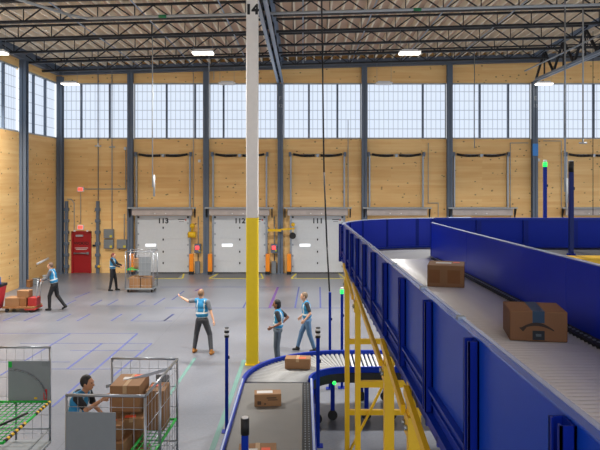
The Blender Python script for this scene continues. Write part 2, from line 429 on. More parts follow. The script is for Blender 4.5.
# girders
def girder(x, zb, ztop, y0, y1, label, m, wd=0.3):
    r = thing('roof_girder', label, 'roof girder', (x, (y0+y1)/2, zb), 'long truss girders under the roof')
    b = MB()
    b.box(x-wd/2, x-0.03, y0, y1, zb, zb+0.03).box(x+0.03, x+wd/2, y0, y1, zb, zb+0.03).box(x-0.05, x-0.03, y0, y1, zb, zb+0.15).box(x+0.03, x+0.05, y0, y1, zb, zb+0.15)
    build('bottom_chord', b, m, r)
    t = MB().box(x-wd/2, x+wd/2, y0, y1, ztop-0.04, ztop).box(x-0.05, x-0.03, y0, y1, ztop-0.16, ztop).box(x+0.03, x+0.05, y0, y1, ztop-0.16, ztop)
    build('top_chord', t, m, r)
    n = int((y1-y0)/2.2); st = (y1-y0)/n
    for k in range(n):
        ya = y0+k*st
        build('web_diagonal', MB().bar((x, ya, zb+0.08), (x, ya+st/2, ztop-0.08), 0.09, 0.09), M_DARK, r)
        build('web_diagonal', MB().bar((x, ya+st/2, ztop-0.08), (x, ya+st, zb+0.08), 0.09, 0.09), M_DARK, r)
        build('web_post', MB().bar((x, ya+st/2, zb+0.03), (x, ya+st/2, ztop-0.05), 0.06, 0.06, (0, 1, 0)), M_DARK, r)
    return r
girder(-1.15, 9.66, 10.85, 12, YB-0.28, 'blue-grey truss girder running from the numbered column to the back wall', M_STEELB, 0.34)
girder(11.80, 9.76, 11.15, 12, YB-0.28, 'blue-grey truss girder at upper right, meeting the column with blue band', M_STEELB, 0.26)
# beams along the walls
hb = MB().box(-12.4, 18, YB-0.24, YB-0.04, 10.42, 10.46).box(-12.4, 18, YB-0.15, YB-0.12, 10.46, 10.80).box(-12.4, 18, YB-0.24, YB-0.04, 10.80, 10.84)
solo('steel_beam', 'dark steel beam along the top of the back wall', 'beam', pitched(hb), M_STEEL, (0, YB-0.14, 10.4))
lb = MB().box(-12.47, -12.25, 12, YB-0.3, 10.05, 10.09).box(-12.38, -12.34, 12, YB-0.3, 10.09, 10.45).box(-12.47, -12.25, 12, YB-0.3, 10.45, 10.49)
solo('steel_beam', 'dark steel beam along the top of the left side wall', 'beam', lb, M_STEEL, (-12.36, 22, 10.05))

# ---------------------------------------------------------------- steel columns on the walls
def hcol(x, y, zt, wd=0.27, dp=0.24, turn=False):
    m = MB()
    if not turn:
        m.box(x-wd/2, x+wd/2, y-dp/2, y-dp/2+0.02, 0, zt).box(x-wd/2, x+wd/2, y+dp/2-0.02, y+dp/2, 0, zt).box(x-0.012, x+0.012, y-dp/2, y+dp/2, 0, zt)
        m.box(x-wd/2-0.06, x+wd/2+0.06, y-dp/2-0.05, y+dp/2, 0, 0.025)
    else:
        m.box(x-dp/2, x-dp/2+0.02, y-wd/2, y+wd/2, 0, zt).box(x+dp/2-0.02, x+dp/2, y-wd/2, y+wd/2, 0, zt).box(x-dp/2, x+dp/2, y-0.012, y+0.012, 0, zt)
    return m
names = ['left of the leftmost dock door', 'between the leftmost and middle dock doors', 'meeting the middle girder above the doors', 'right of the rightmost dock door', 'behind the bend of the raised conveyor', 'with a blue band below the windows', 'at the far right edge of the back wall', 'beyond the right edge']
for i, cx in enumerate(colx[:7]):
    r = thing('steel_column', 'grey steel column on the back wall, '+names[i], 'column', (cx, YB-0.14, 0), 'grey columns along the walls')
    zt = (9.66 if i == 2 else 9.76 if i == 5 else 10.42+PITCH*cx)
    build('column_shaft', hcol(cx, YB-0.14, zt), M_STEEL, r)
    if i in (2, 5):
        text('column_letter', 'F' if i == 2 else 'E', 0.3, (cx, YB-0.265, bz(99)), M_LGREY, r)
        text('column_number', '12' if i == 2 else '13', 0.24, (cx, YB-0.265, bz(106.5)), M_LGREY, r)
    if i == 5:
        b = build('blue_band', MB().box(cx-0.14, cx+0.14, YB-0.268, YB-0.258, bz(156), bz(144)), mat('band_blue', '#3f8fe0', 0.5), r); b['label'] = 'bright blue painted band'
r = thing('steel_column', 'dark grey steel column standing in the corner of the two wooden walls', 'column', (-12.3, YB-0.25, 0), 'grey columns along the walls')
build('column_shaft', hcol(-12.34, YB-0.17, 10.0, 0.28, 0.3), M_STEEL, r)
for (y, l) in ((28.3, 'grey steel column halfway along the left side wall'), (24.0, 'grey steel column on the left side wall nearest the camera')):
    r = thing('steel_column', l, 'column', (-12.35, y, 0), 'grey columns along the walls')
    build('column_shaft', hcol(-12.34, y, 10.05, 0.3, 0.28), M_STEEL, r)

# numbered column in the middle of the floor
r = thing('painted_column', 'tall square column, yellow below and white above, with a black number', 'column', (-1.30, 16.45, 0))
cx, cy, h = -1.30, 16.45, 0.15
build('column_base_plate', MB().box(cx-0.17, cx+0.17, cy-0.17, cy+0.17, 0, 0.02), M_YELC, r)
build('yellow_section', MB().box(cx-h, cx+h, cy-h, cy+h, 0.02, 3.76), M_YELC, r, bevel=0.01)['label'] = 'bright yellow lower section'
build('white_section', MB().box(cx-h+0.001, cx+h-0.001, cy-h+0.001, cy+h-0.001, 3.76, 9.64), M_WHITEC, r, bevel=0.01)['label'] = 'off-white upper section'
text('column_number', '14', 0.34, (cx, cy-h-0.004, 9.06), M_BLACK, r, bold=0.018)

# ---------------------------------------------------------------- dock doors
def lever(r, x, z): pass
dock = [(-7.12, '113'), (-3.22, '112'), (0.74, '111')]
M_DARKTXT = mat('door_number_ink', '#20242a', 0.5)
lab = {'113': 'leftmost of three, behind the distant cage cart', '112': 'middle of three, half hidden by the painted column', '111': 'rightmost of three, nearest the raised conveyor'}
for cx, num in dock:
    hw = 1.33; zt = 2.93; y = YB-0.10
    r = thing('dock_door', 'pale grey vertical-lift dock door, '+lab[num], 'dock door', (cx, y, 0), 'numbered dock doors')
    d = MB()
    for k in range(5):
        z0 = 0.05+k*(zt-0.05)/5; z1 = 0.05+(k+1)*(zt-0.05)/5
        d.box(cx-hw, cx+hw, y, y+0.06, z0+0.003, z1-0.003)
    d.box(cx-hw+0.01, cx+hw-0.01, y+0.02, y+0.05, 0.05, zt)
    build('door_panel', d, M_DOOR, r)
    for s in (-1, 1):
        t = MB().box(cx+s*(hw+0.04)-0.04, cx+s*(hw+0.04)+0.04, y-0.05, YB, 0, 2.94)
        t.box(cx+s*(hw-0.0)-0.015, cx+s*hw+0.015, y-0.02, y, 0, zt)
        build('side_track', t, M_GALV, r)
    build('bottom_seal', MB().box(cx-hw, cx+hw, y-0.01, y+0.06, 0.0, 0.05), M_BLACK, r)
    build('window_slit', MB().box(cx-0.64-0.27, cx-0.64+0.27, y-0.01, y, 1.36, 1.50), mat('slit_glow', '#f4f8ff', 0.3, emit=0.5), r)['label'] = 'small bright window slit'
    for z in (2.32, 1.72, 1.1, 0.52):
        build('latch_plate', MB().cbox(cx, y-0.01, z, 0.06, 0.02, 0.1), M_BLACK, r)
    for s in (-1, 1):
        for z in (0.35, 0.9, 1.45, 2.0, 2.55):
            build('roller_hinge', MB().cbox(cx+s*(hw-0.07), y-0.01, z, 0.07, 0.02, 0.09), M_GALV, r)
        build('corner_bumper', MB().cbox(cx+s*(hw-0.07), y-0.02, zt-0.07, 0.09, 0.03, 0.09), M_BLACK, r)
    text('door_number', num, 0.36, (cx, y-0.006, 2.66), M_DARKTXT, r, bold=0.011, xs=1.05)
    b = MB().box(cx+0.75, cx+1.1, y-0.006, y, 2.72, 2.76).box(cx+0.8, cx+1.05, y-0.006, y, 2.62, 2.64)
    build('maker_label', b, M_DARKTXT, r)
    build('maker_mark', MB().ball((cx+1.15, y-0.003, 2.72), (0.035, 0.004, 0.05)), mat('mark_red', '#c8402c', .5), r)
    # dock leveller plate and its yellow floor lines
    pl = thing('dock_leveller', 'dark steel dock leveller plate with yellow edges in front of the %s door' % {'113': 'leftmost', '112': 'middle', '111': 'rightmost'}[num], 'dock plate', (cx, YB-1.0, 0), 'dock plates in front of the doors')
    build('leveller_plate', MB().box(cx-1.05, cx+1.05, YB-1.75, YB-0.2, 0, 0.008), mat('dark_plate', '#5a5a5c', 0.5, 0.3, noise=.2), pl)
    for s in (-1, 1):
        build('edge_stripe', MB().bar((cx+s*1.09, YB-0.3, 0.006), (cx+s*1.3, YB-1.8, 0.006), 0.07, 0.01), M_TAPEY, pl)
    build('edge_stripe', MB().box(cx-1.3, cx+1.3, YB-1.88, YB-1.82, 0, 0.01), M_TAPEY, pl)
# headers, lift tracks and springs over every bay
bays = [(-7.12, 'over the leftmost dock door'), (-3.22, 'over the middle dock door'), (0.74, 'over the rightmost full dock door'), (4.75, 'behind the bend of the raised conveyor'), (9.07, 'left of the column with blue band'), (14.78, 'at the far right of the back wall')]
for cx, l in bays:
    r = thing('dock_header', 'grey metal dock header box on brackets, '+l, 'dock header', (cx, YB-0.2, 3.0), 'dock header boxes')
    hw = 1.52
    b = MB().box(cx-hw, cx+hw, YB-0.42, YB-0.27, 2.96, 3.30).box(cx-hw+0.14, cx+hw-0.14, YB-0.27, YB-0.02, 2.96, 3.30)
    build('header_box', b, M_HEAD, r, bevel=0.01)
    build('header_lip', MB().box(cx-hw-0.2, cx+hw+0.2, YB-0.55, YB-0.27, 3.31, 3.37).box(cx-hw+0.14, cx+hw-0.14, YB-0.27, YB-0.02, 3.31, 3.37), M_LGREY, r)
    for s in (-1, 1):
        xx = cx+s*(hw+0.13)
        g = MB().box(xx-0.03, xx+0.03, YB-0.5, YB-0.27, 3.22, 3.31).box(xx-0.03, xx+0.03, YB-0.31, YB-0.27, 2.85, 3.25).bar((xx, YB-0.48, 3.25), (xx, YB-0.30, 2.9), 0.05, 0.05)
        build('bracket', g, M_BLACK, r)
    for k in (-0.35, 0.2):
        build('rivet', MB().ball((cx+k, YB-0.425, 3.06), (0.03, 0.015, 0.03)), M_WHITE, r)
    t = thing('lift_track', 'steel lift tracks with black spring tubes, '+l, 'door track', (cx, YB-0.1, 3.4), 'lift tracks over the doors')
    for s in (-1, 1):
        build('track_rail', MB().box(cx+s*1.36-0.035, cx+s*1.36+0.035, YB-0.14, YB-0.0, 3.38, 6.02), M_GALV, t)
        build('end_bearing', MB().box(cx+s*1.40-0.06, cx+s*1.40+0.06, YB-0.2, YB-0.0, 5.95, 6.17), M_STEEL, t)
        pts = [(cx+s*(0.14+k*1.1/6), YB-0.13, 6.0-0.05*math.sin(PI*k/6)+0.01*k) for k in range(7)]
        build('spring_tube', MB().path(pts, 0.06), M_BLACK, t)
    build('centre_bearing', MB().box(cx-0.07, cx+0.07, YB-0.2, YB, 5.93, 6.07), M_GALV, t)
    build('shaft', MB().tube((cx-1.38, YB-0.11, 6.05), (cx+1.38, YB-0.11, 6.05), 0.015), M_GALV, t)

# bollards
bl = [(-8.62, 'left of the leftmost dock door'), (-5.62, 'right of the leftmost dock door'), (-4.68, 'left of the middle dock door'), (-1.78, 'right of the middle dock door, beside the numbered column'), (-0.70, 'left of the rightmost dock door'), (2.28, 'right of the rightmost dock door')]
proto = None
for x, l in bl:
    if proto is None:
        proto = thing('bollard', 'orange guard post with black foot, '+l, 'bollard', (x, YB-0.45, 0), 'orange guard posts at the dock doors')
        build('bollard_sleeve', MB().box(-0.105, 0.105, -0.1, 0.1, 0.14, 1.03), M_ORANGE, proto, world=False, bevel=0.03)
        build('bollard_foot', MB().box(-0.115, 0.115, -0.11, 0.11, 0, 0.14), M_BLACK, proto, world=False, bevel=0.01)
    else:
        dup(proto, (x, YB-0.45, 0), label='orange guard post with black foot, '+l)

# dock control stands
for (x, l) in ((-5.34, 'below the yellow round lamp'), (-1.46, 'right of the middle dock door')):
    r = thing('dock_control', 'grey dock control box with red light, '+l, 'control box', (x, YB-0.2, 0), 'dock control boxes')
    build('stand', MB().box(x-0.14, x+0.1, YB-0.3, YB-0.08, 0, 0.62), M_PLAST, r, bevel=0.02)
    build('conduit', MB().tube((x, YB-0.08, 0.6), (x, YB-0.08, 2.9), 0.025), M_GALV, r)
    build('control_box', MB().box(x-0.17, x+0.15, YB-0.25, YB-0.03, 1.05, 1.5), M_STEEL, r)
    build('red_light', MB().box(x-0.1, x+0.06, YB-0.29, YB-0.25, 1.24, 1.40), M_LIT_R, r)['label'] = 'lit red signal'
    build('green_button', MB().ball((x+0.09, YB-0.26, 1.16), 0.05), mat('button_yellow', '#b8c030', .5), r)
x = -5.62
r = thing('dock_lamp', 'bright yellow round dock lamp hanging right of the leftmost dock door', 'lamp', (x, YB-0.3, 1.8))
build('lamp_shade', MB().tube((x-0.19, YB-0.3, 1.98), (x+0.19, YB-0.3, 1.98), 0.16, n=16), M_YEL, r)
build('mount', MB().ball((x, YB-0.2, 2.42), 0.13).tube((x, YB-0.25, 2.15), (x, YB-0.2, 2.45), 0.04), M_YEL, r)
r = thing('dock_arm_lamp', 'yellow folding arm with black lamp head between the two right dock doors', 'lamp arm', (-1.2, YB-0.4, 2.2))
build('arm', MB().bar((-1.78, YB-0.42, 2.22), (-1.1, YB-0.5, 2.22), 0.06, 0.13).bar((-1.1, YB-0.5, 2.26), (-0.42, YB-0.4, 2.30), 0.05, 0.08), M_YEL, r)
build('lamp_head', MB().tube((-0.52, YB-0.55, 1.95), (-0.52, YB-0.3, 1.95), 0.17, 0.12, 16), M_BLACK, r)
build('joint_knob', MB().ball((-0.5, YB-0.4, 2.5), 0.1).bar((-0.5, YB-0.4, 1.9), (-0.5, YB-0.4, 2.5), 0.04, 0.04, (0, 1, 0)), M_YEL, r)
build('wall_hinge', MB().box(-1.84, -1.74, YB-0.45, YB-0.02, 2.1, 2.35), M_GALV, r)

# ---------------------------------------------------------------- red exit door and wall services
x0, x1 = bx(72.3), bx(91.2); z1 = 2.1; y = YB-0.06
r = thing('door_1', None, None, ((x0+x1)/2, y, 0), kind='structure')
build('door_frame', MB().box(x0-0.02, x0+0.07, y-0.04, YB, 0, z1+0.03).box(x1-0.07, x1+0.02, y-0.04, YB, 0, z1+0.03).box(x0-0.02, x1+0.02, y-0.04, YB, z1-0.05, z1+0.04), M_RED, r)
build('door_leaf', MB().box(x0+0.075, x1-0.075, y, YB-0.01, 0.02, z1-0.06), M_RED, r)
build('push_bar', MB().tube((x0+0.12, y-0.07, 1.02), (x1-0.1, y-0.07, 1.02), 0.03).cbox(x0+0.14, y-0.03, 1.02, 0.06, 0.08, 0.08).cbox(x1-0.14, y-0.04, 1.02, 0.1, 0.09, 0.12), M_GALV, r)
build('door_closer', MB().box(x0+0.22, x0+0.58, y-0.08, y, 1.87, 1.96), M_LGREY, r)
text('door_text', 'WOOD', 0.2, ((x0+x1)/2, y-0.004, 1.52), M_BLACK, r, xs=1.1, bold=0.004)
b = MB(); 
for k, ww in ((0, 0.34), (1, 0.28)): b.box((x0+x1)/2-ww, (x0+x1)/2+ww, y-0.006, y-0.001, 1.27-k*0.07, 1.30-k*0.07)
build('small_print', b, M_LABELW, r)
build('door_sensor', MB().cbox(x0+0.16, y-0.04, z1+0.06, 0.1, 0.08, 0.08).cbox(x1-0.16, y-0.04, z1+0.06, 0.08, 0.08, 0.09), M_WHITE, r)
for (px, py, l) in ((81, 189.3, 'lit red exit sign high on the wall, upper of the two'), (81, 227.2, 'lit red exit sign directly above the red door')):
    cx, cz = bx(px), bz(py)
    r = thing('exit_sign', l, 'sign', (cx, YB-0.08, cz-0.1), 'lit signs above the red door')
    build('sign_box', MB().box(cx-0.16, cx+0.16, YB-0.10, YB, cz-0.12, cz+0.12), M_WHITE, r)
    build('sign_face', MB().box(cx-0.12, cx+0.12, YB-0.11, YB-0.10, cz-0.085, cz+0.085), M_PINK, r)
    text('sign_text', 'EXIT', 0.11, (cx, YB-0.113, cz), mat('sign_red', '#e03028', .5, emit=.5), r, depth=0.002)
for (px, l) in ((67.2, 'left of the red door'), (98.3, 'right of the red door')):
    cx = bx(px)
    r = thing('guard_rail_post', 'dark grey steel upright with bolted clamps, '+l, 'steel upright', (cx, YB-0.1, 0), 'bolted uprights beside the red door')
    zt = bz(201)
    build('upright', MB().box(cx-0.07, cx+0.07, YB-0.16, YB-0.02, 0, zt), M_STEEL, r)
    for k in range(6):
        z = 0.35+k*0.58
        build('clamp', MB().box(cx-0.12, cx+0.12, YB-0.19, YB, z-0.08, z+0.08), M_STEEL, r, bevel=0.02)
for (a, b, c, d_, l) in ((104.7, 114.2, 229, 238.2, 'upper of the stacked pair'), (104.7, 114.2, 239.2, 248.4, 'lower of the stacked pair'), (117.7, 127.6, 239.3, 248.4, 'right of the stacked pair')):
    x0, x1, z1, z0 = bx(a), bx(b), bz(c), bz(d_)
    r = thing('electrical_cabinet', 'grey electrical cabinet with yellow tag on the wooden wall, '+l, 'electrical box', ((x0+x1)/2, YB-0.1, z0), 'grey electrical cabinets')
    build('cabinet_body', MB().box(x0, x1, YB-0.18, YB, z0, z1), M_PLAST, r, bevel=0.01)
    build('cabinet_door', MB().box(x0+0.03, x1-0.03, YB-0.20, YB-0.18, z0+0.03, z1-0.03), M_PLAST, r)
    build('warning_tag', MB().box(x1-0.17, x1-0.05, YB-0.205, YB-0.20, z0+0.06, z0+0.17), M_TAPEY, r)
solo('card_reader', 'small black card reader on the wall right of the red door', 'card reader', MB().box(bx(92.8), bx(95.8), YB-0.06, YB, bz(246.5), bz(244.5)), M_BLACK, (bx(94.3), YB-0.03, bz(245.5)))
solo('wall_alarm', 'small yellow ball fitting low on the upright right of the red door', 'fitting', MB().ball((bx(100.3), YB-0.22, bz(266)), 0.08), M_YEL, (bx(100.3), YB-0.22, bz(266)))
def conduit(pts, l, rr=0.022, m=None):
    P = [(bx(a), YB-0.05, bz(b)) for a, b in pts]
    solo('conduit', l, 'conduit', MB().path(P, rr), m or M_LGREY, P[0], 'conduits on the back wall')
conduit([(112.3, 66), (112.3, 229)], 'thin grey vertical conduit running down to the stacked electrical cabinets')
conduit([(98.5, 66), (98.5, 200)], 'dark vertical conduit running down above the right bolted upright', 0.02, M_STEEL)
conduit([(84, 189), (126, 189), (126, 150)], 'grey conduit running right from the upper exit sign and turning up')
conduit([(81, 192), (81, 224)], 'thin conduit joining the two exit signs', 0.014)
conduit([(67.5, 199), (72, 199.5), (74.5, 203), (74.5, 232)], 'thin conduit bending over the left bolted upright to the red door', 0.018)
conduit([(124.5, 214), (124.5, 239)], 'short conduit dropping into the rightmost electrical cabinet', 0.018)
conduit([(193.5, 66), (193.5, 207)], 'grey vertical conduit right of the lift tracks over the leftmost dock door', 0.018)
conduit([(214, 66), (214, 80)], 'short conduit at the top of the wall above the middle dock door', 0.018)
conduit([(348, 120), (348, 207)], 'grey vertical conduit right of the lift tracks over the rightmost dock door', 0.018)
conduit([(428, 143), (428, 203), (438, 203), (438, 217)], 'grey conduit right of the header behind the conveyor bend', 0.018)
conduit([(510, 217), (510, 143), (528, 143)], 'grey conduit framing the wall left of the blue-banded column', 0.018)
conduit([(561, 207), (561, 141), (543, 141)], 'grey conduit framing the wall right of the blue-banded column', 0.018)
for px, py, l in ((125.5, 148.5, 'high left of the leftmost lift tracks'), (199.5, 161, 'right of the lift tracks over the leftmost dock door'), (282, 205, 'beside the header of the rightmost dock door'), (538, 160, 'right of the blue-banded column')):
    solo('wall_sensor', 'small white sensor box, '+l, 'sensor', MB().box(bx(px)-0.06, bx(px)+0.06, YB-0.1, YB, bz(py)-0.07, bz(py)+0.07), M_WHITE, (bx(px), YB-0.05, bz(py)), 'small white sensor boxes')
cwr = MB().tube((-12.42, 31.2, bz(247)-0.4), (-12.42, 29.9, bz(247)-0.5), 0.05)
solo('wall_tube', 'short white tube fitting on the left side wall', 'tube', cwr, M_WHITE, (-12.42, 30.5, 1.0))

# ---------------------------------------------------------------- pipes and lamps under the roof
pp = MB().tube((-6.6, 19.6, 9.86+PITCH*-6.6), (12, 19.6, 9.86+PITCH*12), 0.045)
pr = thing('sprinkler_main', 'pale grey sprinkler main pipe crossing below the roof joists', 'pipe', (0, 19.6, 9.8))
build('pipe', pp, M_LGREY, pr)
for x in (-4.3, 3.5): build('pipe_marker', MB().tube((x-0.12, 19.6, 9.86+PITCH*x), (x+0.12, 19.6, 9.86+PITCH*x), 0.05), mat('marker_green', '#1f7a4a', .5), pr)
el = MB().path([(-6.6, 19.6, 9.68), (-7.0, 19.3, 9.7), (-8.4, 16.5, 9.7)], 0.045); build('elbow', el, M_LGREY, pr)
solo('sprinkler_pipe', 'dark pipe crossing in front of the back wall below the roof', 'pipe', pitched(MB().tube((-12.3, 29.6, 10.66), (16, 29.6, 10.66), 0.04)), M_DARK, (0, 29.6, 10.6))
pl_ = ['far left', 'second from left', 'third from left, by the column', 'in the middle', 'right of the black cord', 'above the conveyor bend', 'left of the right girder']
for x, l in zip((-8.1, -5.5, -2.75, 0.0, 2.45, 5.0, 7.6), pl_):
    solo('branch_pipe', 'slim pale branch pipe running towards the back wall, '+l, 'pipe', MB().tube((x, 14, 10.62+PITCH*x), (x, YB-0.5, 10.62+PITCH*x), 0.022), mat('branch_paint', '#a8bcd4', .35, .3), (x, 23, 10.6), 'sprinkler branch pipes')
solo('girder_pipe', 'pale steel pipe slanting beside the girder at upper right', 'pipe', MB().tube((10.75, 31, 10.03), (10.9, 18, 10.03), 0.035), M_GALV, (10.8, 25, 10.0))
# high bay lamps
lamp_spots = []
rows = [(31.6, 'back row'), (24.0, 'front row'), (16.3, None)]
xs = [(-11.5, 'far left corner'), (-3.75, 'left of the middle girder'), (4.0, 'right of the middle girder'), (11.9, 'at the right girder')]
ld = bpy.data.lights.new('high_bay_light', 'AREA'); ld.shape = 'RECTANGLE'; ld.size = 0.75; ld.size_y = 0.36; ld.energy = LAMP_W; ld.color = (1.0, 0.98, 0.95); ld.spread = math.radians(125)
proto = None
for ry, rn in rows:
    for x, xn in xs:
        z = 9.5
        l = 'white high-bay ceiling lamp on wires, %s, %s' % (rn or ('%s row overhead' % {16.3: 'third', 8.6: 'fourth', 1.0: 'nearest'}[ry]), xn)
        if proto is None:
            proto = thing('ceiling_lamp', l, 'lamp', (x, ry, z), 'high-bay ceiling lamps')
            build('lamp_housing', MB().box(-0.4, 0.4, -0.2, 0.2, 0, 0.06).box(-0.3, 0.3, -0.08, 0.08, 0.06, 0.13), M_WHITE, proto, world=False)
            build('diffuser', MB().box(-0.38, 0.38, -0.19, 0.19, -0.04, 0.0), M_LIT_W, proto, world=False)
            wr = MB().tube((-0.35, 0, 0.06), (-0.35, 0, 1.3), 0.006, n=6).tube((0.35, 0, 0.06), (0.35, 0, 1.3), 0.006, n=6)
            build('hanging_wire', wr, M_GALV, proto, world=False)
            cur = proto
        else:
            cur = dup(proto, (x, ry, z), label=l)
        if ry > 30 and -5 < x < 6:      # these two are switched off
            for ch in cur.children:
                if ch.name.startswith('diffuser'):
                    ch.data = ch.data.copy(); ch.data.materials[0] = M_WHITE; ch['label'] = 'unlit white diffuser'
        if ry < 30:     # the row against the windows is dimmed
            lo = bpy.data.objects.new('lamp_light', ld); C.objects.link(lo); lo.parent = cur; lo.location = (0, 0, -0.06)

# hanging rods and cords
def drop(name, label, cat, px, d, ptop, pbot, rr, m, end=None):
    X = (px-VX)/F*d
    z1 = 11.07+PITCH*X
    z0 = CAMZ+(VY-pbot)/F*d
    r = thing(name, label, cat, (X, d, z0))
    build('rod', MB().tube((X, d, z0), (X, d, z1), rr, n=8), m, r)
    if end == 'tee': build('end_fitting', MB().tube((X, d, z0), (X, d, z0+0.12), 0.03).tube((X-0.14, d, z0), (X+0.14, d, z0), 0.03), M_LGREY, r)
    if end == 'light': build('end_fitting', MB().tube((X+0.06, d, z0-0.35), (X+0.06, d, z0+0.45), 0.04), M_LGREY, r)
    return r
drop('hanging_sensor', 'thin dark drop rod ending in a tee, left of the numbered steel columns', 'drop rod', 98, 28.5, None, 146, 0.02, M_STEEL, 'tee')
drop('hanging_sensor', 'thin pale drop rod ending at window sill height near the corner', 'drop rod', 112, 31.5, None, 147, 0.014, M_GALV, 'tee')
drop('hanging_conduit', 'long pale drop conduit hanging in front of the wall over the leftmost dock door', 'drop conduit', 152.5, 24.0, None, 187, 0.02, M_LGREY, 'light')
drop('hanging_sensor', 'thin drop rod left of the numbered column', 'drop rod', 209, 26.4, None, 84, 0.014, M_GALV)
drop('hanging_conduit', 'thin pale conduit hanging above the left part of the bend conveyor', 'drop conduit', 474.5, 30, None, 148, 0.02, M_GALV)
drop('hanging_conduit', 'long pale drop conduit at right hanging to the raised conveyor, below the girder', 'drop conduit', 565, 21, None, 192, 0.03, M_GALV, 'light')
drop('hanging_sensor', 'pale drop rod ending in a tee at the far right', 'drop rod', 583, 23, None, 143, 0.03, M_LGREY, 'tee')
drop('hanging_conduit', 'dark cable hanging at the far right of the back wall', 'cable', 593, 28, None, 215, 0.014, M_BLACK)
cord = MB().path([((322-VX)/F*14.5-0.02, 14.5, 9.6), ((322.5-VX)/F*14.5, 14.5, 7.5), ((324-VX)/F*14.5, 14.5, 4.9), ((327-VX)/F*14.5, 14.5, 3.2), ((329.5-VX)/F*14.5, 14.5, 2.2)], 0.018)
solo('power_cord', 'long black power cord hanging from the roof to a blue post', 'cord', cord, M_BLACK, (0.55, 14.5, 2.2))

# ---------------------------------------------------------------- raised conveyor
SL = 0.0148
def sl(z): return lambda q: z-SL*min(q.y, 11.0)
def slope(mb): return mb.warp(lambda a: Vector((a.x, a.y, a.z-SL*min(a.y, 11.0))))
XO, XI = 0.69, 2.30; ZT, ZB = 4.119, 3.525
CX, CY, RO, RI = 2.64, 11.0, 1.95, 0.34
def arc(cx, cy, r, a0, a1, n):
    return [(cx+r*math.cos(math.radians(a0+(a1-a0)*i/n)), cy+r*math.sin(math.radians(a0+(a1-a0)*i/n))) for i in range(n+1)]
def sector(cx, cy, r0, r1, a0, a1, z0, z1, n=24):
    m = MB(); A = arc(cx, cy, r0, a0, a1, n); B = arc(cx, cy, r1, a0, a1, n); vs = []
    for p, q in zip(A, B): vs += [(*p, z0), (*p, z1), (*q, z0), (*q, z1)]
    fs = []
    for i in range(n):
        a = 4*i; b = a+4; fs += [(a+1, b+1, b+3, a+3), (a, a+2, b+2, b), (a, b, b+1, a+1), (a+2, a+3, b+3, b+2)]
    fs += [(0, 1, 3, 2), (4*n, 4*n+2, 4*n+3, 4*n+1)]
    return m.add(vs, fs)
# near straight section
Y0, YJ, Y1 = 0.85, 4.22, 11.0
post_y = [1.65+0.895*k for k in range(10)]
def conv_section(ya, yb, label, pitch, n_stuff=0):
    r = thing('roller_conveyor', label, 'conveyor', (1.5, (ya+yb)/2, 3.4), 'raised blue conveyor sections')
    # side channels
    for nm, x0, x1, s in (('side_channel', XO, XO+0.05, -1), ('side_channel', XI+0.021, XI+0.06, 1)):
        m = MB().box(x0, x1, ya, yb, 3.48, 3.655)
        if s < 0: m.box(XO-0.035, XO, ya, yb, 3.50, 3.515).box(XO-0.03, XO, ya, yb, 3.64, 3.655).box(XO-0.012, XO, ya, yb, 3.57, 3.58)
        build(nm, slope(m), M_BLUE, r)
    build('bed_pan', slope(MB().box(XO+0.05, XI, ya, yb, 3.44, 3.455)), M_BLACK, r)
    build('chain_guard', slope(MB().box(XI-0.10, XI, ya, yb, 3.50, 3.545)), M_BLACK, r)
    m = MB(); yy = ya+0.04
    while yy < yb-0.02:
        m.box(XI-0.065, XI-0.045, yy-0.012, yy+0.012, 3.545, 3.553); yy += 0.075
    o = build('chain_studs', slope(m), M_GALV, r); o['kind'] = 'stuff'
    # rollers: shared mesh
    rm = None; yy = ya+pitch/2; k = 0
    me = None
    while yy < yb-0.02:
        if me is None:
            o = build('roller', MB().tube((XO+0.05-1.5, 0, 0), (XI-0.10-1.5, 0, 0), 0.0245, n=16), M_ROLL, r, world=False); me = o.data
        else:
            o = bpy.data.objects.new('roller', me); C.objects.link(o); o.parent = r
        o.location = (0, yy-(ya+yb)/2, ZB-0.0245-SL*yy-3.4)
        yy += pitch; k += 1
    # panels between posts, with top cap
    py = [p for p in post_y if ya-0.3 < p < yb+0.1]
    return r
near = conv_section(Y0, YJ, 'nearest straight stretch of the raised blue roller conveyor, carrying the arrow-marked box at its far end', 0.066)
far = conv_section(YJ, Y1, 'straight middle stretch of the raised conveyor carrying two boxes, up to the bend', 0.070)
near['label'] = 'nearest straight stretch of the raised blue roller conveyor, in front of the arrow-marked box'
# outer guard: one thing with posts, panels, caps
g = thing('conveyor_guard', 'long blue outer guard wall of the raised conveyor with posts facing the floor', 'guard wall', (XO, 6, 3.7), 'blue guard walls of the raised conveyor')
edges_y = [Y0]+post_y+[11.0]
for a, b in zip(edges_y[:-1], edges_y[1:]):
    build('guard_panel', slope(MB().box(XO, XO+0.012, a+0.003, b-0.003, 3.655, ZT-0.006)), M_PANEL, g)
for k, p in enumerate(post_y):
    m = MB().box(XO-0.008, XO-0.001, p-0.04, p+0.04, 3.52, ZT-0.012).box(XO-0.042, XO-0.001, p-0.04, p-0.032, 3.52, ZT-0.012).box(XO-0.042, XO-0.001, p+0.032, p+0.04, 3.52, ZT-0.012).box(XO-0.042, XO-0.036, p-0.04, p-0.02, 3.52, ZT-0.012).box(XO-0.042, XO-0.036, p+0.02, p+0.04, 3.52, ZT-0.012)
    build('guard_post', slope(m), M_BLUEP, g)
for k, (a, b) in enumerate(((Y0, 2.9), (2.9, 5.0), (5.0, 8.0), (8.0, 11.0))):
    m = MB().box(XO-0.002, XO+0.045, a+0.004, b-0.004, ZT-0.006, ZT).box(XO+0.041, XO+0.045, a+0.004, b-0.004, ZT-0.04, ZT-0.006)
    build('top_cap', slope(m), M_CAPB, g)
    build('cap_highlight_strip', slope(MB().box(XO+0.026, XO+0.045, a+0.004, b-0.004, ZT+0.0005, ZT+0.004)), M_CAP, g)  # pale strip paints the bright highlight along the cap's inner edge
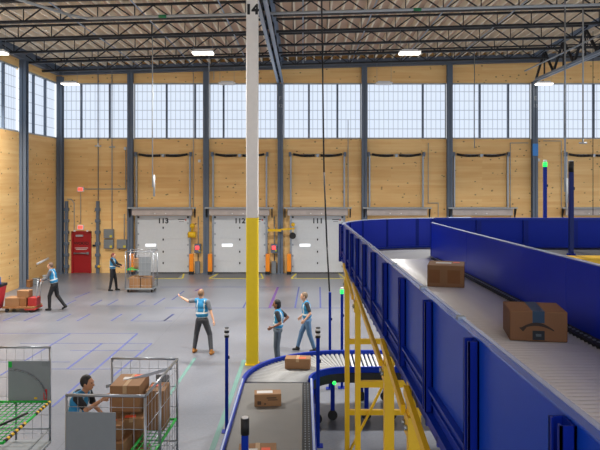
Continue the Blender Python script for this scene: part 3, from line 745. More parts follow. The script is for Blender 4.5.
for p in (2.9, 3.8, 5.0, 6.5, 8.0, 9.5):
    build('cap_clip', slope(MB().cbox(XO+0.025, p, ZT+0.006, 0.035, 0.04, 0.014)), M_GALV, g)
# inner guard
g = thing('conveyor_guard', 'plain blue inner guard wall of the raised conveyor behind the two boxes', 'guard wall', (XI, 6, 3.7), 'blue guard walls of the raised conveyor')
jn = [Y0, 2.9, 5.6, 9.0, 11.5]
for a, b in zip(jn[:-1], jn[1:]):
    build('guard_panel', slope(MB().box(XI, XI+0.02, a+0.004, b-0.004, 3.52, ZT-0.008)), M_BLUEI, g)
    build('top_cap', slope(MB().box(XI-0.006, XI+0.045, a, b, ZT-0.008, ZT)), M_CAP, g)
build('end_post', slope(MB().box(XI-0.006, XI+0.05, 11.47, 11.52, 3.45, ZT)), M_BLUEP, g)
zT = ZT-SL*11.0; zB = ZB-SL*11.0
# curve
r = thing('curved_conveyor', 'smooth grey curved belt bend of the raised conveyor turning right', 'conveyor', (CX, CY, 3.2), 'raised blue conveyor sections')
build('belt', sector(CX, CY, RI+0.02, RO-0.03, 90, 180, zB-0.05, zB-0.003), M_BELT, r)
build('outer_channel', MB().ribbon(arc(CX, CY, RO, 180, 90, 28), 0.04, zB-0.15, zB+0.03, side=1), M_BLUE, r)
build('inner_channel', MB().ribbon(arc(CX, CY, RI, 180, 90, 12), 0.04, zB-0.15, zB+0.0, side=1), M_BLACK, r)
g = thing('conveyor_guard', 'curved blue guard wall around the outside of the raised bend', 'guard wall', (CX, CY+RO, 3.4), 'blue guard walls of the raised conveyor')
build('guard_panel', MB().ribbon(arc(CX, CY, RO, 180, 90, 40), 0.02, zB+0.0, zT-0.01, side=-1, smooth=False), M_BLUEI, g)
build('top_cap', MB().ribbon(arc(CX, CY, RO+0.02, 180, 90, 40), 0.06, zT-0.01, zT, side=1), M_CAP, g)
for an in (170, 155, 140, 120, 100):
    c_, s_ = math.cos(math.radians(an)), math.sin(math.radians(an))
    build('guard_post', MB().cbox(CX+(RO+0.04)*c_, CY+(RO+0.04)*s_, (zB+zT)/2-0.05, 0.09, 0.09, zT-zB+0.1-0.03, 0), M_BLUEP, g)
# cross conveyor
r = thing('cross_conveyor', 'raised cross conveyor running right behind the inner guard wall', 'conveyor', (7, 12.1, 3.2), 'raised blue conveyor sections')
build('belt', MB().box(CX, 12.5, CY+RI+0.04, CY+RO-0.04, zB-0.06, zB-0.01), mat('black_belt', '#1e1f22', 0.6), r)
build('side_channel', MB().box(CX, 12.5, CY+RI-0.03, CY+RI+0.03, zB-0.18, zB+0.01), M_BLACK, r)
build('side_channel', MB().box(CX, 12.5, CY+RO-0.03, CY+RO+0.03, zB-0.18, zB+0.01), M_BLUEP, r)
g = thing('conveyor_guard', 'long dark blue guard wall along the far side of the cross conveyor', 'guard wall', (7, 12.97, 3.4), 'blue guard walls of the raised conveyor')
xs_ = [CX, 3.55, 4.5, 5.5, 6.4, 7.4, 8.4, 9.4, 10.4, 11.4, 12.5]
for a, b in zip(xs_[:-1], xs_[1:]):
    build('guard_panel', MB().box(a+0.004, b-0.004, CY+RO, CY+RO+0.02, zB-0.04, zT-0.02), mat('cross_guard_blue', '#03249a', 0.45, spec=0.15), g)
    build('guard_post', MB().box(a-0.05, a+0.05, CY+RO-0.035, CY+RO, zB-0.02, zT-0.05), M_BLUEP, g)
build('top_cap', MB().box(CX, 12.5, CY+RO-0.05, CY+RO+0.05, zT-0.05, zT), M_BLUE, g)
build('top_cap', MB().box(CX+0.3, CX+0.75, CY+RO-0.04, CY+RO+0.04, zT, zT+0.012), M_CAP, g)
# yellow crossover beam on the right
r = thing('yellow_beam', 'yellow steel beam beyond the inner guard wall at right', 'beam', (7, 11.0, 3.2))
build('beam_web', MB().box(4.1, 11, 10.9, 11.22, 3.20, 3.385), M_YEL, r)
build('beam_flange', MB().box(4.1, 11, 10.86, 11.26, 3.37, 3.39).box(4.1, 11, 10.86, 11.26, 3.18, 3.20), M_YEL, r)
for x in (4.6, 10.4):
    build('beam_leg', MB().box(x-0.06, x+0.06, 11.0, 11.12, 0, 3.2), M_YEL, r)

# yellow support structure under the raised conveyor
def support(yl, label, bars, braces=(), wdt=0.075):
    r = thing('conveyor_support', label, 'support frame', (1.5, yl, 0), 'yellow supports of the raised conveyor')
    zt = 3.47-SL*yl
    for x in (XO+0.02, XI):
        build('leg', MB().box(x-wdt/2, x+wdt/2, yl-wdt/2, yl+wdt/2, 0.012, zt), M_YEL, r)
        build('foot_plate', MB().box(x-0.1, x+0.1, yl-0.1, yl+0.1, 0, 0.014), M_YEL, r)
        build('top_plate', MB().box(x-0.05, x+0.01, yl-0.08, yl+0.08, zt-0.34, zt-0.2), M_YEL, r)
        for s in (-0.06, 0.06): build('bolt', MB().tube((x-0.05, yl+s*0.8, zt-0.27), (x-0.07, yl+s*0.8, zt-0.27), 0.018, n=6), M_GALV, r)
    for z in bars: build('cross_bar', MB().box(XO+0.02+wdt/2, XI-wdt/2, yl-0.03, yl+0.03, z-0.04, z+0.04), M_YEL, r)
    for (p, q) in braces: build('brace', MB().bar((p[0], yl-0.045, p[1]), (q[0], yl-0.045, q[1]), 0.03, 0.06, (0, 1, 0)), M_YEL, r)
    build('top_beam', MB().box(XO+0.02, XI, yl-0.04, yl+0.04, zt-0.12, zt-0.02), M_YEL, r)
    return r
support(10.3, 'farthest yellow support frame under the raised conveyor, beside the green beacon post', [2.12, 0.98], [((0.74, 0.35), (1.62, 2.1))], 0.075)
support(8.3, 'slim yellow support frame second farthest under the raised conveyor', [2.07], [], 0.07)
support(5.3, 'thick yellow support frame in the middle of the raised conveyor', [], [((0.72, 1.5), (1.5, 2.9))], 0.08)
support(4.1, 'yellow support frame nearest the camera under the raised conveyor', [], [((0.72, 1.7), (1.5, 2.9))], 0.08)
st = thing('support_stringer', 'slanting yellow stringer bolted along the tops of the yellow supports', 'stringer', (XO, 7, 3.1))
for ya, yb, za, zb in ((10.25, 8.35, 3.36, 3.18), (8.25, 5.35, 3.36, 3.18), (5.25, 4.15, 3.38, 3.22), (4.05, 3.3, 3.38, 3.26)):
    build('stringer_bar', MB().bar((XO-0.04, ya, za), (XO-0.04, yb, zb), 0.03, 0.06), M_YEL, st)
uf = thing('cable_tray', 'blue lattice cable tray slung under the raised conveyor', 'cable tray', (XO+0.05, 6, 3.3))
build('tray_rail', slope(MB().box(XO+0.0, XO+0.03, 2.0, 11.0, 3.40, 3.46)), M_BLUE, uf)
build('tray_bottom', slope(MB().box(XO+0.06, XO+0.3, 2.0, 11.0, 3.36, 3.38)), M_GALV, uf)
yy = 2.1
while yy < 10.9:
    build('tray_rung', slope(MB().box(XO+0.0, XO+0.3, yy-0.012, yy+0.012, 3.38, 3.43)), M_BLUE, uf); yy += 0.3
sp_ = thing('sensor_bracket', 'narrow dark blue upright bracket outside the start of the raised bend', 'bracket', (0.66, 11.1, 3.4))
build('bracket_plate', MB().box(0.645, 0.665, 10.95, 11.08, 3.40, 3.92), M_BLUEP, sp_)
build('bracket_arm', MB().box(0.66, 0.70, 11.0, 11.05, 3.5, 3.54).box(0.66, 0.70, 11.0, 11.05, 3.8, 3.84), M_BLUEP, sp_)
# ---------------------------------------------------------------- lower conveyor
LX, LCX, LCY, LRO, LRI, LZ = -1.13, 0.87, 11.80, 2.0, 0.72, 1.0
lx1 = LCX-LRI
r = thing('belt_conveyor', 'low grey belt conveyor with blue rims coming towards the camera', 'conveyor', (-0.47, 10, 0), 'low conveyor sections')
build('belt', MB().box(LX+0.06, lx1-0.16, 7.75, 11.72, LZ-0.03, LZ), M_BELT2, r)
build('belt_bed', MB().box(LX+0.06, lx1-0.04, 7.75, 11.72, LZ-0.14, LZ-0.035), M_STEEL, r)
build('side_rim', MB().box(LX, LX+0.06, 7.7, 11.79, LZ-0.16, LZ+0.06), M_BLUE, r, bevel=0.008)
build('side_rim', MB().box(lx1-0.02, lx1+0.04, 7.7, 11.79, LZ-0.16, LZ+0.06), M_BLUE, r, bevel=0.008)
build('rim_strip', MB().box(lx1-0.015, lx1+0.02, 7.7, 11.79, LZ+0.061, LZ+0.066), M_CAP, r)
build('rim_strip', MB().box(LX+0.01, LX+0.035, 7.7, 11.79, LZ+0.061, LZ+0.066), M_CAP, r)
build('chain_guard', MB().box(lx1-0.15, lx1-0.02, 7.75, 11.72, LZ-0.02, LZ+0.012), M_BLACK, r)
m = MB(); yy = 7.8
while yy < 11.7: m.box(lx1-0.125, lx1-0.11, yy-0.015, yy+0.015, LZ+0.012, LZ+0.018).box(lx1-0.07, lx1-0.055, yy-0.015, yy+0.015, LZ+0.012, LZ+0.018); yy += 0.09
build('chain_studs', m, M_GALV, r)['kind'] = 'stuff'
def leg(r, x, y, zt, caster=True, m=M_BLUEP):
    q = build('leg', MB().box(x-0.04, x+0.04, y-0.04, y+0.04, 0.2 if caster else 0.0, zt), m, r)
    if caster:
        build('caster', MB().tube((x, y-0.025, 0.095), (x, y+0.025, 0.095), 0.095, n=18).box(x-0.045, x-0.03, y-0.03, y+0.03, 0.08, 0.2).box(x+0.03, x+0.045, y-0.03, y+0.03, 0.08, 0.2).box(x-0.045, x+0.045, y-0.04, y+0.04, 0.18, 0.2), M_BLACK, q)
for x in (LX+0.08, lx1-0.02):
    for y in (8.3, 11.2): leg(r, x, y, LZ-0.14)
for y in (8.3, 11.2): build('leg_brace', MB().box(LX+0.08, lx1-0.02, y-0.02, y+0.02, 0.4, 0.46), M_BLUEP, r)
r = thing('curved_conveyor', 'low roller bend with blue rim turning right beneath the raised conveyor', 'conveyor', (LCX, LCY, 0), 'low conveyor sections')
N_ = 30
for k in range(N_):
    a = math.radians(90+90*(k+0.5)/N_*0.985); c_, s_ = math.cos(a), math.sin(a)
    build('roller', MB().tube((LCX+(LRI+0.06)*c_, LCY+(LRI+0.06)*s_, LZ-0.03), (LCX+(LRO-0.07)*c_, LCY+(LRO-0.07)*s_, LZ-0.045), 0.02, 0.042, 14), mat('bend_roller', '#a4a4a2', 0.5, 0.2), r)
build('bed_pan', sector(LCX, LCY, LRI+0.03, LRO-0.06, 90, 180, LZ-0.13, LZ-0.11), M_STEEL, r)
build('outer_rim', MB().ribbon(arc(LCX, LCY, LRO, 180, 90, 30), 0.06, LZ-0.16, LZ+0.06, side=1), M_BLUE, r)
build('inner_rim', MB().ribbon(arc(LCX, LCY, LRI, 180, 90, 20), 0.05, LZ-0.06, LZ+0.06, side=-1), M_BLUE, r)
build('drive_housing', MB().ribbon(arc(LCX, LCY, LRI+0.01, 180, 90, 20), 0.10, LZ-0.24, LZ-0.06, side=-1), M_BLACK, r)
for an in (165, 135, 110):
    a = math.radians(an); leg(r, LCX+(LRI+0.12)*math.cos(a), LCY+(LRI+0.12)*math.sin(a), LZ-0.2); leg(r, LCX+(LRO-0.15)*math.cos(a), LCY+(LRO-0.15)*math.sin(a), LZ-0.13)
build('status_light', MB().ball((0.60, LCY+LRI*0.72-0.06, LZ-0.17), 0.035), M_LIT_G, r)['label'] = 'lit green status light'
r = thing('gravity_conveyor', 'low straight roller stretch beyond the bend, under the raised conveyor', 'conveyor', (1.8, 13.4, 0), 'low conveyor sections')
k = 0; xx = LCX+0.05
while xx < 3.4:
    build('roller', MB().tube((xx, LCY+LRI+0.06, LZ-0.035), (xx, LCY+LRO-0.07, LZ-0.035), 0.026, n=12), M_ROLL, r); xx += 0.085
build('bed_pan', MB().box(LCX, 3.4, LCY+LRI+0.05, LCY+LRO-0.05, LZ-0.13, LZ-0.11), M_STEEL, r)
build('side_rim', MB().box(LCX, 3.4, LCY+LRO-0.06, LCY+LRO, LZ-0.16, LZ+0.06), M_BLUE, r)
build('side_rim', MB().box(LCX, 3.4, LCY+LRI, LCY+LRI+0.05, LZ-0.16, LZ+0.06), M_BLUE, r)
build('drive_housing', MB().box(LCX, 3.4, LCY+LRI-0.03, LCY+LRI-0.0, LZ-0.24, LZ-0.05), M_BLACK, r)
for x in (1.25, 1.75, 3.2):
    leg(r, x, LCY+LRI+0.1, LZ-0.13); leg(r, x, LCY+LRO-0.1, LZ-0.13)

# beacon posts
def beacon(X, Y, z0, zt, label, top, wd=0.06, pm=None):
    r = thing('beacon_post', label, 'beacon post', (X, Y, z0), 'blue beacon posts')
    hd = {'striped': 0.17, 'green': 0.14, 'black': 0.2, 'plain': 0}[top]
    build('post', MB().box(X-wd/2, X+wd/2, Y-wd/2, Y+wd/2, z0+0.01, zt-hd), pm or M_BLUE, r, bevel=0.006)
    if z0 < 0.1: build('base_plate', MB().box(X-0.09, X+0.09, Y-0.09, Y+0.09, z0, z0+0.012), M_BLUEP, r)
    else: build('mount_plate', MB().box(X-0.06, X+0.06, Y-0.05, Y+0.05, z0, z0+0.12), M_BLUEP, r)
    if top == 'striped':
        q = 0.045
        for k, mm in enumerate((M_BLACK, M_WHITE, M_BLACK, M_WHITE)):
            build('lamp_segment', MB().tube((X, Y, zt-hd+k*hd/4), (X, Y, zt-hd+(k+1)*hd/4), q, n=16), mm, r)
        build('lamp_cap', MB().tube((X, Y, zt), (X, Y, zt+0.015), q, q*0.8, 16), M_BLACK, r)
    elif top == 'green':
        build('lamp_segment', MB().tube((X, Y, zt-hd), (X, Y, zt-hd*0.35), 0.04, n=16), M_LIT_G, r)['label'] = 'lit green lamp'
        build('lamp_cap', MB().tube((X, Y, zt-hd*0.35), (X, Y, zt), 0.038, 0.034, 16), M_WHITE, r)
    elif top == 'black':
        build('lamp_segment', MB().tube((X, Y, zt-hd), (X, Y, zt-0.01), wd*0.62, n=16), M_BLACK, r)
        build('lamp_cap', MB().tube((X, Y, zt-0.01), (X, Y, zt+0.004), wd*0.5, n=16), M_WHITE, r)
    build('sensor', MB().cbox(X+wd/2+0.01, Y, z0+(zt-z0)*0.72, 0.025, 0.04, 0.05), M_BLACK, r)
    return r
beacon(-1.43, 12.0, 0, 1.94, 'blue post with striped beacon left of the low belt conveyor', 'striped')
beacon(0.265, 11.35, 0, 2.09, 'blue post with striped beacon right of the low belt conveyor', 'striped', 0.065)
beacon(-0.675, 7.45, 0, 1.95, 'thick dark blue post with black beacon in front of the low belt conveyor end', 'black', 0.08)
beacon(0.61, 14.5, 0, 2.18, 'plain blue post below the hanging black power cord', 'plain')
beacon(0.885, 14.55, 0, 2.28, 'blue post with green beacon behind the farthest yellow support', 'green')
beacon(4.92, 13.01, zB-0.1, 5.13, 'blue post with green beacon behind the cross conveyor wall', 'green', 0.065)
beacon(4.75, 11.34, 3.3, 5.06, 'dark blue post with black beacon in front of the cross conveyor', 'black', 0.075, mat('post_navy', '#0a1f66', .4, spec=.2))

# ---------------------------------------------------------------- cartons
def carton(cx, cy, z, sx, sy, sz, rz, label, group=None, tape=None, orange=None, paper=None, dark_label=False, extra=None, m=None):
    r = thing('cardboard_box', label, 'box', (cx, cy, z), group, rz=rz)
    def B(name, mb, mm, **k): return build(name, mb, mm, r, world=False, **k)
    B('box_body', MB().box(-sx/2, sx/2, -sy/2, sy/2, 0, sz), m or M_CARD, bevel=0.008)
    if tape == 'blue':
        B('packing_tape', MB().box(-0.045, 0.045, -sy/2-0.001, sy/2+0.001, sz, sz+0.0015).box(-0.045, 0.045, -sy/2-0.0015, -sy/2, sz*0.62, sz+0.0015), mat('blue_tape', '#2c4a66', .35))
    elif tape == 'pale':
        B('packing_tape', MB().box(-0.03, 0.03, -sy/2-0.0015, sy/2+0.001, sz, sz+0.0015).box(-0.03, 0.03, -sy/2-0.0015, -sy/2, sz*0.7, sz+0.0015), mat('pale_tape', '#b99a74', .3))
    if paper: B('address_label', MB().box(paper[0], paper[0]+paper[2], paper[1], paper[1]+paper[3], sz, sz+0.002), M_LABELW)
    if orange: B('orange_label', MB().box(orange[0], orange[0]+orange[2], orange[1], orange[1]+orange[3], sz, sz+0.003), M_LABELO)
    if extra: extra(B)
    return r
def near_marks(B):
    y = -0.20-0.002; m = MB()
    n = 20; top = []; bot = []
    for i in range(n+1):
        t = i/n; x = -0.12+0.235*t; zc = 0.085+0.055*math.sin(PI*(0.12+0.8*t))-0.01*t; th = 0.003+0.010*math.sin(PI*min(1, t*0.85+0.1))
        top.append((x, y, zc+th)); bot.append((x, y, zc-th))
    vs = top+bot+[(a[0], y+0.0015, a[2]) for a in top+bot]
    fs = [(i, i+1, n+2+i, n+1+i) for i in range(n)]
    m.add(vs, fs)
    m.add([(-0.145, y, 0.105), (-0.085, y, 0.115), (-0.115, y, 0.075), (-0.145, y+.001, 0.105), (-0.085, y+.001, 0.115), (-0.115, y+.001, 0.075)], [(0, 1, 2), (3, 5, 4)])
    B('printed_arrow', m, mat('print_ink', '#3a2c22', .6))
    B('dark_label', MB().box(-0.045, 0.045, y, y+0.002, 0.012, 0.085), mat('label_dark', '#222a30', .5))
    B('label_mark', MB().box(-0.02, 0.02, y-0.001, y, 0.04, 0.06), mat('label_mark', '#5c6a70', .5))
zb = lambda y: ZB-SL*y
carton(1.865, 5.17, zb(4.98), 0.43, 0.40, 0.235, math.radians(-10), 'larger brown box with blue tape and printed arrow on the raised conveyor', tape='blue', extra=near_marks, group='boxes on the raised conveyor', m=mat('cardboard_shaded_brown', '#8c6442', .7, noise=.08))
def far_marks(B):
    y = -0.23-0.002
    B('printed_square', MB().box(-0.20, -0.07, y, y+0.002, 0.05, 0.21), M_CARDD); B('printed_square', MB().box(0.02, 0.17, y, y+0.002, 0.05, 0.21), M_CARDD)
carton(1.79, 7.99, zb(7.8), 0.44, 0.46, 0.265, math.radians(-14.5), 'brown box with two dark squares and an orange label, nearer the raised bend', paper=(-0.13, -0.05, 0.19, 0.13), orange=(0.08, 0.04, 0.08, 0.08), extra=far_marks, group='boxes on the raised conveyor')
def print_marks(B):
    y = -0.12-0.002; m = MB()
    for q in ((-0.02, 0.14, 0.13, 0.15), (0.0, 0.16, 0.10, 0.115), (-0.17, -0.11, 0.03, 0.09), (-0.06, -0.03, 0.03, 0.055)):
        B('printed_mark', MB().box(q[0], q[1], y, y+0.001, q[2], q[3]), mat('ink2', '#4a3424', .6))
carton(-0.585, 10.62, LZ, 0.44, 0.24, 0.20, math.radians(4), 'brown box with white label riding alone on the low grey belt', paper=(-0.18, -0.06, 0.26, 0.13), extra=print_marks, group='boxes on the low conveyor')
carton(-0.10, 12.72, LZ, 0.50, 0.28, 0.20, math.radians(-4), 'brown box with orange label on the low roller bend', orange=(0.02, -0.1, 0.14, 0.1), group='boxes on the low conveyor', tape='pale')
carton(-0.60, 8.45, LZ, 0.50, 0.4, 0.16, math.radians(3), 'brown box with orange label behind the thick dark blue post', orange=(0.05, -0.06, 0.12, 0.1), paper=(-0.14, -0.1, 0.14, 0.12), group='boxes on the low conveyor', tape='pale')

# ---------------------------------------------------------------- cage carts
def cage(loc, label, W=1.1, D=1.85, H=1.75, front=True, right=True, mesh_back=True, shelf=None, panels=(), rz=0, midpost=True, boards=None, strap=None, band=False):
    """local frame: x 0..W, y 0..D (0 nearest the camera)"""
    r = thing('cage_cart', label, 'cage cart', loc, 'steel cage carts', rz=rz)
    def B(name, mb, mm, **k): return build(name, mb, mm, r, world=False, **k)
    t = 0.021; z0 = 0.18
    corners = [(t, t), (W-t, t), (t, D-t), (W-t, D-t)]
    for x, y in (corners if right else corners[2:]): B('corner_post', MB().tube((x, y, z0), (x, y, H-0.04), t), M_CAGE)
    if midpost: B('side_post', MB().tube((W-t, D*0.42, z0), (W-t, D*0.42, H-0.02), t*0.9), M_CAGE)
    def rail(a, b): return MB().tube(a, b, t).ball(a, t*1.02).ball(b, t*1.02)
    B('top_rail', rail((t, D-t, H-0.02), (W-t, D-t, H-0.02)), M_CAGE)
    if right: B('top_rail', rail((W-t, t, H-0.02), (W-t, D-t, H-0.02)), M_CAGE)
    if front: B('top_rail', rail((t, t, H-0.02), (W-t, t, H-0.02)), M_CAGE)
    # wire infill
    def infill(p, q, name='wire_panel'):
        m = MB(); p = Vector(p); q = Vector(q); L = (q-p).length; n = max(2, round(L/0.16))
        for i in range(1, n): a = p.lerp(q, i/n); m.tube((a.x, a.y, z0+0.03), (a.x, a.y, H-0.03), 0.0035, n=6)
        for z in (0.30, 0.62, 0.95, 1.28, 1.58): m.tube((p.x, p.y, z), (q.x, q.y, z), 0.0045, n=6)
        B(name, m, M_CAGE)
    infill((t, D-t), (W-t, D-t))
    if right: infill((W-t, t), (W-t, D-t))
    if front: infill((t, t), (W-t, t))
    B('base_deck', MB().box(0, W, 0, D, z0-0.05, z0), M_PLAST, bevel=0.01)
    B('lower_rail', MB().tube((t, D-t, 0.38), (W-t, D-t, 0.38), 0.013).tube((W-t, t, 0.38), (W-t, D-t, 0.38), 0.013), M_PLAST)
    for x in (0.1, W-0.1):
        for y in (0.15, D-0.15):
            B('caster', MB().tube((x-0.02, y, 0.06), (x+0.02, y, 0.06), 0.06, n=14).box(x-0.035, x-0.025, y-0.03, y+0.03, 0.05, z0-0.05).box(x+0.025, x+0.035, y-0.03, y+0.03, 0.05, z0-0.05), M_BLACK)
    if shelf:
        xa, xb, ya, yb, z = shelf
        m = MB(); rr = 0.021
        m.tube((xa, ya, z), (xa, yb, z), rr).tube((xb, ya, z), (xb, yb, z), rr).tube((xa, yb, z), (xb, yb, z), rr).tube((xa, ya, z), (xb, ya, z), rr)
        n = max(2, round((xb-xa)/0.1))
        for i in range(1, n): m.tube((xa+(xb-xa)*i/n, ya, z), (xa+(xb-xa)*i/n, yb, z), 0.008, n=6)
        n = max(2, round((yb-ya)/0.12))
        for i in range(1, n): m.tube((xa, ya+(yb-ya)*i/n, z), (xb, ya+(yb-ya)*i/n, z), 0.005, n=6)
        s = B('shelf', m, M_GREEN); s['label'] = 'green wire shelf'
        if band:
            for e, (yy0, yy1) in enumerate(((yb-0.62, yb-0.02), (ya+0.05, ya+0.75))):
                n = 10; k0 = MB(); 
                for i in range(n):
                    k0.m = i % 2; a = yy0+(yy1-yy0)*i/n; b = yy0+(yy1-yy0)*(i+1)/n
                    xm = xb if e == 0 else xb
                    k0.tube((xm, a, z+0.002), (xm, b, z+0.002), 0.026, n=10)
                B('hazard_tape', k0, [M_BLACK, M_YEL])
    for (a, b, c, d, e, f, mm) in panels: B('solid_panel', MB().box(a, b, c, d, e, f), mm, bevel=0.004)
    if strap: B('strap', MB().bar(strap[0], strap[1], 0.01, 0.05), mat('grey_strap', '#a9b2bc', .5))
    return r, B
# big cart in the foreground
CXL, CYL = -3.29, 8.83
rc, B = cage((CXL, CYL, 0), 'large steel cage cart full of boxes, beside the person reaching in', W=1.14, D=1.88, H=1.76, rz=-0.043, shelf=(0.76, 1.11, 0.1, 1.8, 0.76), panels=[(0.02, 0.72, -0.012, 0.0, 0.5, 1.52, M_PLAST), (0.78, 1.0, 1.79, 1.8, 0.9, 1.5, M_PLAST)], strap=((0.15, 1.2, 1.48), (1.05, 1.75, 1.62)))
gi = 'boxes inside the large cage cart'
def cb(x, y, z, sx, sy, sz, rz, l, **k): carton(CXL+x+0.06+0.043*y, CYL+y, z, sx, sy, sz, rz, l, group=gi, **k)
cb(0.34, 1.55, 0.18, 0.50, 0.42, 0.36, 0.03, 'plain brown box at the bottom back of the large cage cart')
cb(0.36, 1.52, 0.54, 0.48, 0.40, 0.34, -0.04, 'brown box directly under the biggest box in the large cage cart')
cb(0.40, 1.38, 0.88, 0.48, 0.44, 0.26, 0.0, 'brown box third up in the back stack of the large cage cart')
cb(0.42, 1.35, 1.14, 0.46, 0.62, 0.40, 0.0, 'biggest brown box on top of the stack in the large cage cart', tape='pale', orange=(0.02, 0.16, 0.14, 0.1), paper=(-0.12, 0.02, 0.12, 0.12))
cb(0.36, 0.72, 0.18, 0.5, 0.4, 0.40, 0.05, 'plain brown box on the deck in the middle of the large cage cart')
cb(0.36, 0.74, 0.58, 0.44, 0.38, 0.28, -0.1, 'brown box below the small orange-labelled one in the large cage cart')
cb(0.33, 0.78, 0.86, 0.34, 0.3, 0.22, 0.08, 'small brown box with orange label in front of the biggest box', orange=(-0.1, 0.02, 0.15, 0.09))
cb(0.72, 0.9, 0.18, 0.24, 0.36, 0.45, 0.0, 'narrow brown box standing low beside the green shelf of the large cart')
cb(0.56, 1.0, 0.93, 0.36, 0.26, 0.16, 0.15, 'flat brown box with orange label right of the small one in the large cart', orange=(-0.1, -0.06, 0.16, 0.1), tape='pale')
cb(0.84, 1.45, 0.78, 0.30, 0.45, 0.62, 0.0, 'tall brown box with orange label at the back right of the large cart', orange=(-0.12, 0.0, 0.16, 0.12))
# left cart
rl, B = cage((-5.49, 9.33, 0), 'empty steel cage cart with lowered green shelf at the left edge', shelf=(0.02, 1.09, 0.05, 1.80, 0.86), panels=[(0.36, 1.09, 1.80, 1.815, 0.88, 1.57, mat('grey_board', '#848a8e', .45))], front=False, midpost=False, band=True, right=False, H=1.82)
B('red_tag', MB().box(0.98, 1.04, 1.79, 1.80, 0.9, 1.08), mat('tag_red', '#c42028', .5))
B('green_tag', MB().box(0.37, 0.43, 1.79, 1.80, 1.46, 1.56), M_GREEN)
B('dark_tag', MB().box(0.95, 1.06, 1.79, 1.80, 1.48, 1.56), M_PLAST)
B('yellow_tag', MB().box(0.82, 0.87, 1.79, 1.80, 0.91, 0.94), M_YEL)
m = MB(); 
pts = [(0.40+0.62*math.sin(a), 1.785, 0.92+0.5*math.cos(a)) for a in [i*PI/2/12 for i in range(13)]]
B('curved_strap', MB().path(pts, 0.016), M_PLAST)
B('support_strut', MB().tube((0.5, 1.80, 0.2), (0.5, 1.80, 0.86), 0.018), M_PLAST)
B('release_bar', MB().tube((0.98, 1.15, 0.90), (0.70, 0.55, 0.88), 0.018), M_BLACK)
# far cart
X0 = (125.5-VX)/F*27.0
rf, B = cage((X0, 26.9, 0), 'distant steel cage cart with two cartons on its deck near the leftmost dock door', W=1.2, D=0.85, H=1.75, shelf=(0.05, 0.6, 0.1, 0.75, 0.95), panels=[(0.56, 1.08, 0.05, 0.07, 0.72, 1.5, M_PLAST)], midpost=False)
carton(X0+0.38, 27.3, 0.18, 0.46, 0.6, 0.46, 0, 'left brown carton on the deck of the distant cage cart', group='cartons in the distant cage cart')
carton(X0+0.86, 27.3, 0.18, 0.44, 0.6, 0.44, 0, 'right brown carton on the deck of the distant cage cart', group='cartons in the distant cage cart')
carton(X0+0.45, 27.4, 0.975, 0.28, 0.4, 0.42, 0, 'upper brown carton on the green shelf of the distant cage cart', group='cartons in the distant cage cart')

# platform trolley pushed at left
TX, TY = -10.75, 23.2
r = thing('platform_trolley', 'low red trolley with tall handle pushed by the walking person at left', 'trolley', (TX, TY, 0))
build('trolley_deck', MB().box(TX, TX+1.15, TY-0.35, TY+0.35, 0.14, 0.2), M_CARDD, r)
build('trolley_frame', MB().box(TX+0.8, TX+1.18, TY-0.36, TY+0.36, 0.08, 0.14).box(TX+0.85, TX+1.17, TY-0.2, TY+0.2, 0.2, 0.5), mat('trolley_red', '#a02828', .5), r, bevel=0.02)
build('handle', MB().tube((TX+1.12, TY-0.15, 0.2), (TX+1.2, TY-0.15, 1.12), 0.022).tube((TX+1.12, TY+0.15, 0.2), (TX+1.2, TY+0.15, 1.12), 0.022).tube((TX+1.2, TY-0.17, 1.12), (TX+1.2, TY+0.17, 1.12), 0.024), M_CAGE, r)
for x in (TX+0.15, TX+1.0):
    for y in (TY-0.28, TY+0.28): build('wheel', MB().tube((x, y-0.025, 0.07), (x, y+0.025, 0.07), 0.07, n=14), M_BLACK, r)
gt_ = 'boxes on the red trolley'
carton(TX+0.3, TY, 0.2, 0.5, 0.5, 0.3, 0.05, 'brown box at the left end of the red trolley deck', group=gt_)
carton(TX+0.66, TY+0.02, 0.5, 0.42, 0.34, 0.24, -0.06, 'brown box raised on the red trolley, topmost', group=gt_)
carton(TX+0.69, TY, 0.2, 0.24, 0.48, 0.3, 0.0, 'brown box in the middle of the red trolley deck', group=gt_, m=M_CARDD)
# red bin at the left edge
BX, BY = -11.2, 22.9
r = thing('red_bin', 'red fabric bin with dark rim at the left edge', 'bin', (BX, BY, 0))
m = MB(); vs = []
for z, e in ((0.12, 0.33), (0.95, 0.44)):
    vs += [(BX-e, BY-e*0.8, z), (BX+e, BY-e*0.8, z), (BX+e, BY+e*0.8, z), (BX-e, BY+e*0.8, z)]
m.add(vs, [(0, 3, 2, 1), (0, 1, 5, 4), (1, 2, 6, 5), (2, 3, 7, 6), (3, 0, 4, 7), (4, 5, 6, 7)])
build('bin_body', m, mat('bin_red', '#b42430', .6), r)
build('bin_rim', MB().box(BX-0.46, BX+0.46, BY-0.38, BY+0.38, 0.92, 1.02), M_BLACK, r, bevel=0.02)
build('paper_patch', MB().box(BX+0.25, BX+0.31, BY-0.37, BY-0.33, 0.35, 0.8), M_WHITE, r)
for sx_ in (-0.25, 0.25): build('wheel', MB().tube((BX+sx_, BY-0.03, 0.06), (BX+sx_, BY+0.03, 0.06), 0.06, n=12), M_BLACK, r)
m = MB(); m.path([(BX+0.42, BY-0.1, 0.98), (BX+0.40, BY-0.1, 1.25), (BX+0.30, BY-0.1, 1.38), (BX+0.12, BY-0.1, 1.3), (BX+0.02, BY-0.1, 1.0)], 0.03)
solo('blue_hose', 'bright blue looped strap sticking up from the red bin', 'strap', m, mat('bright_blue', '#2050b0', .5), (BX+0.2, BY-0.1, 1.02))
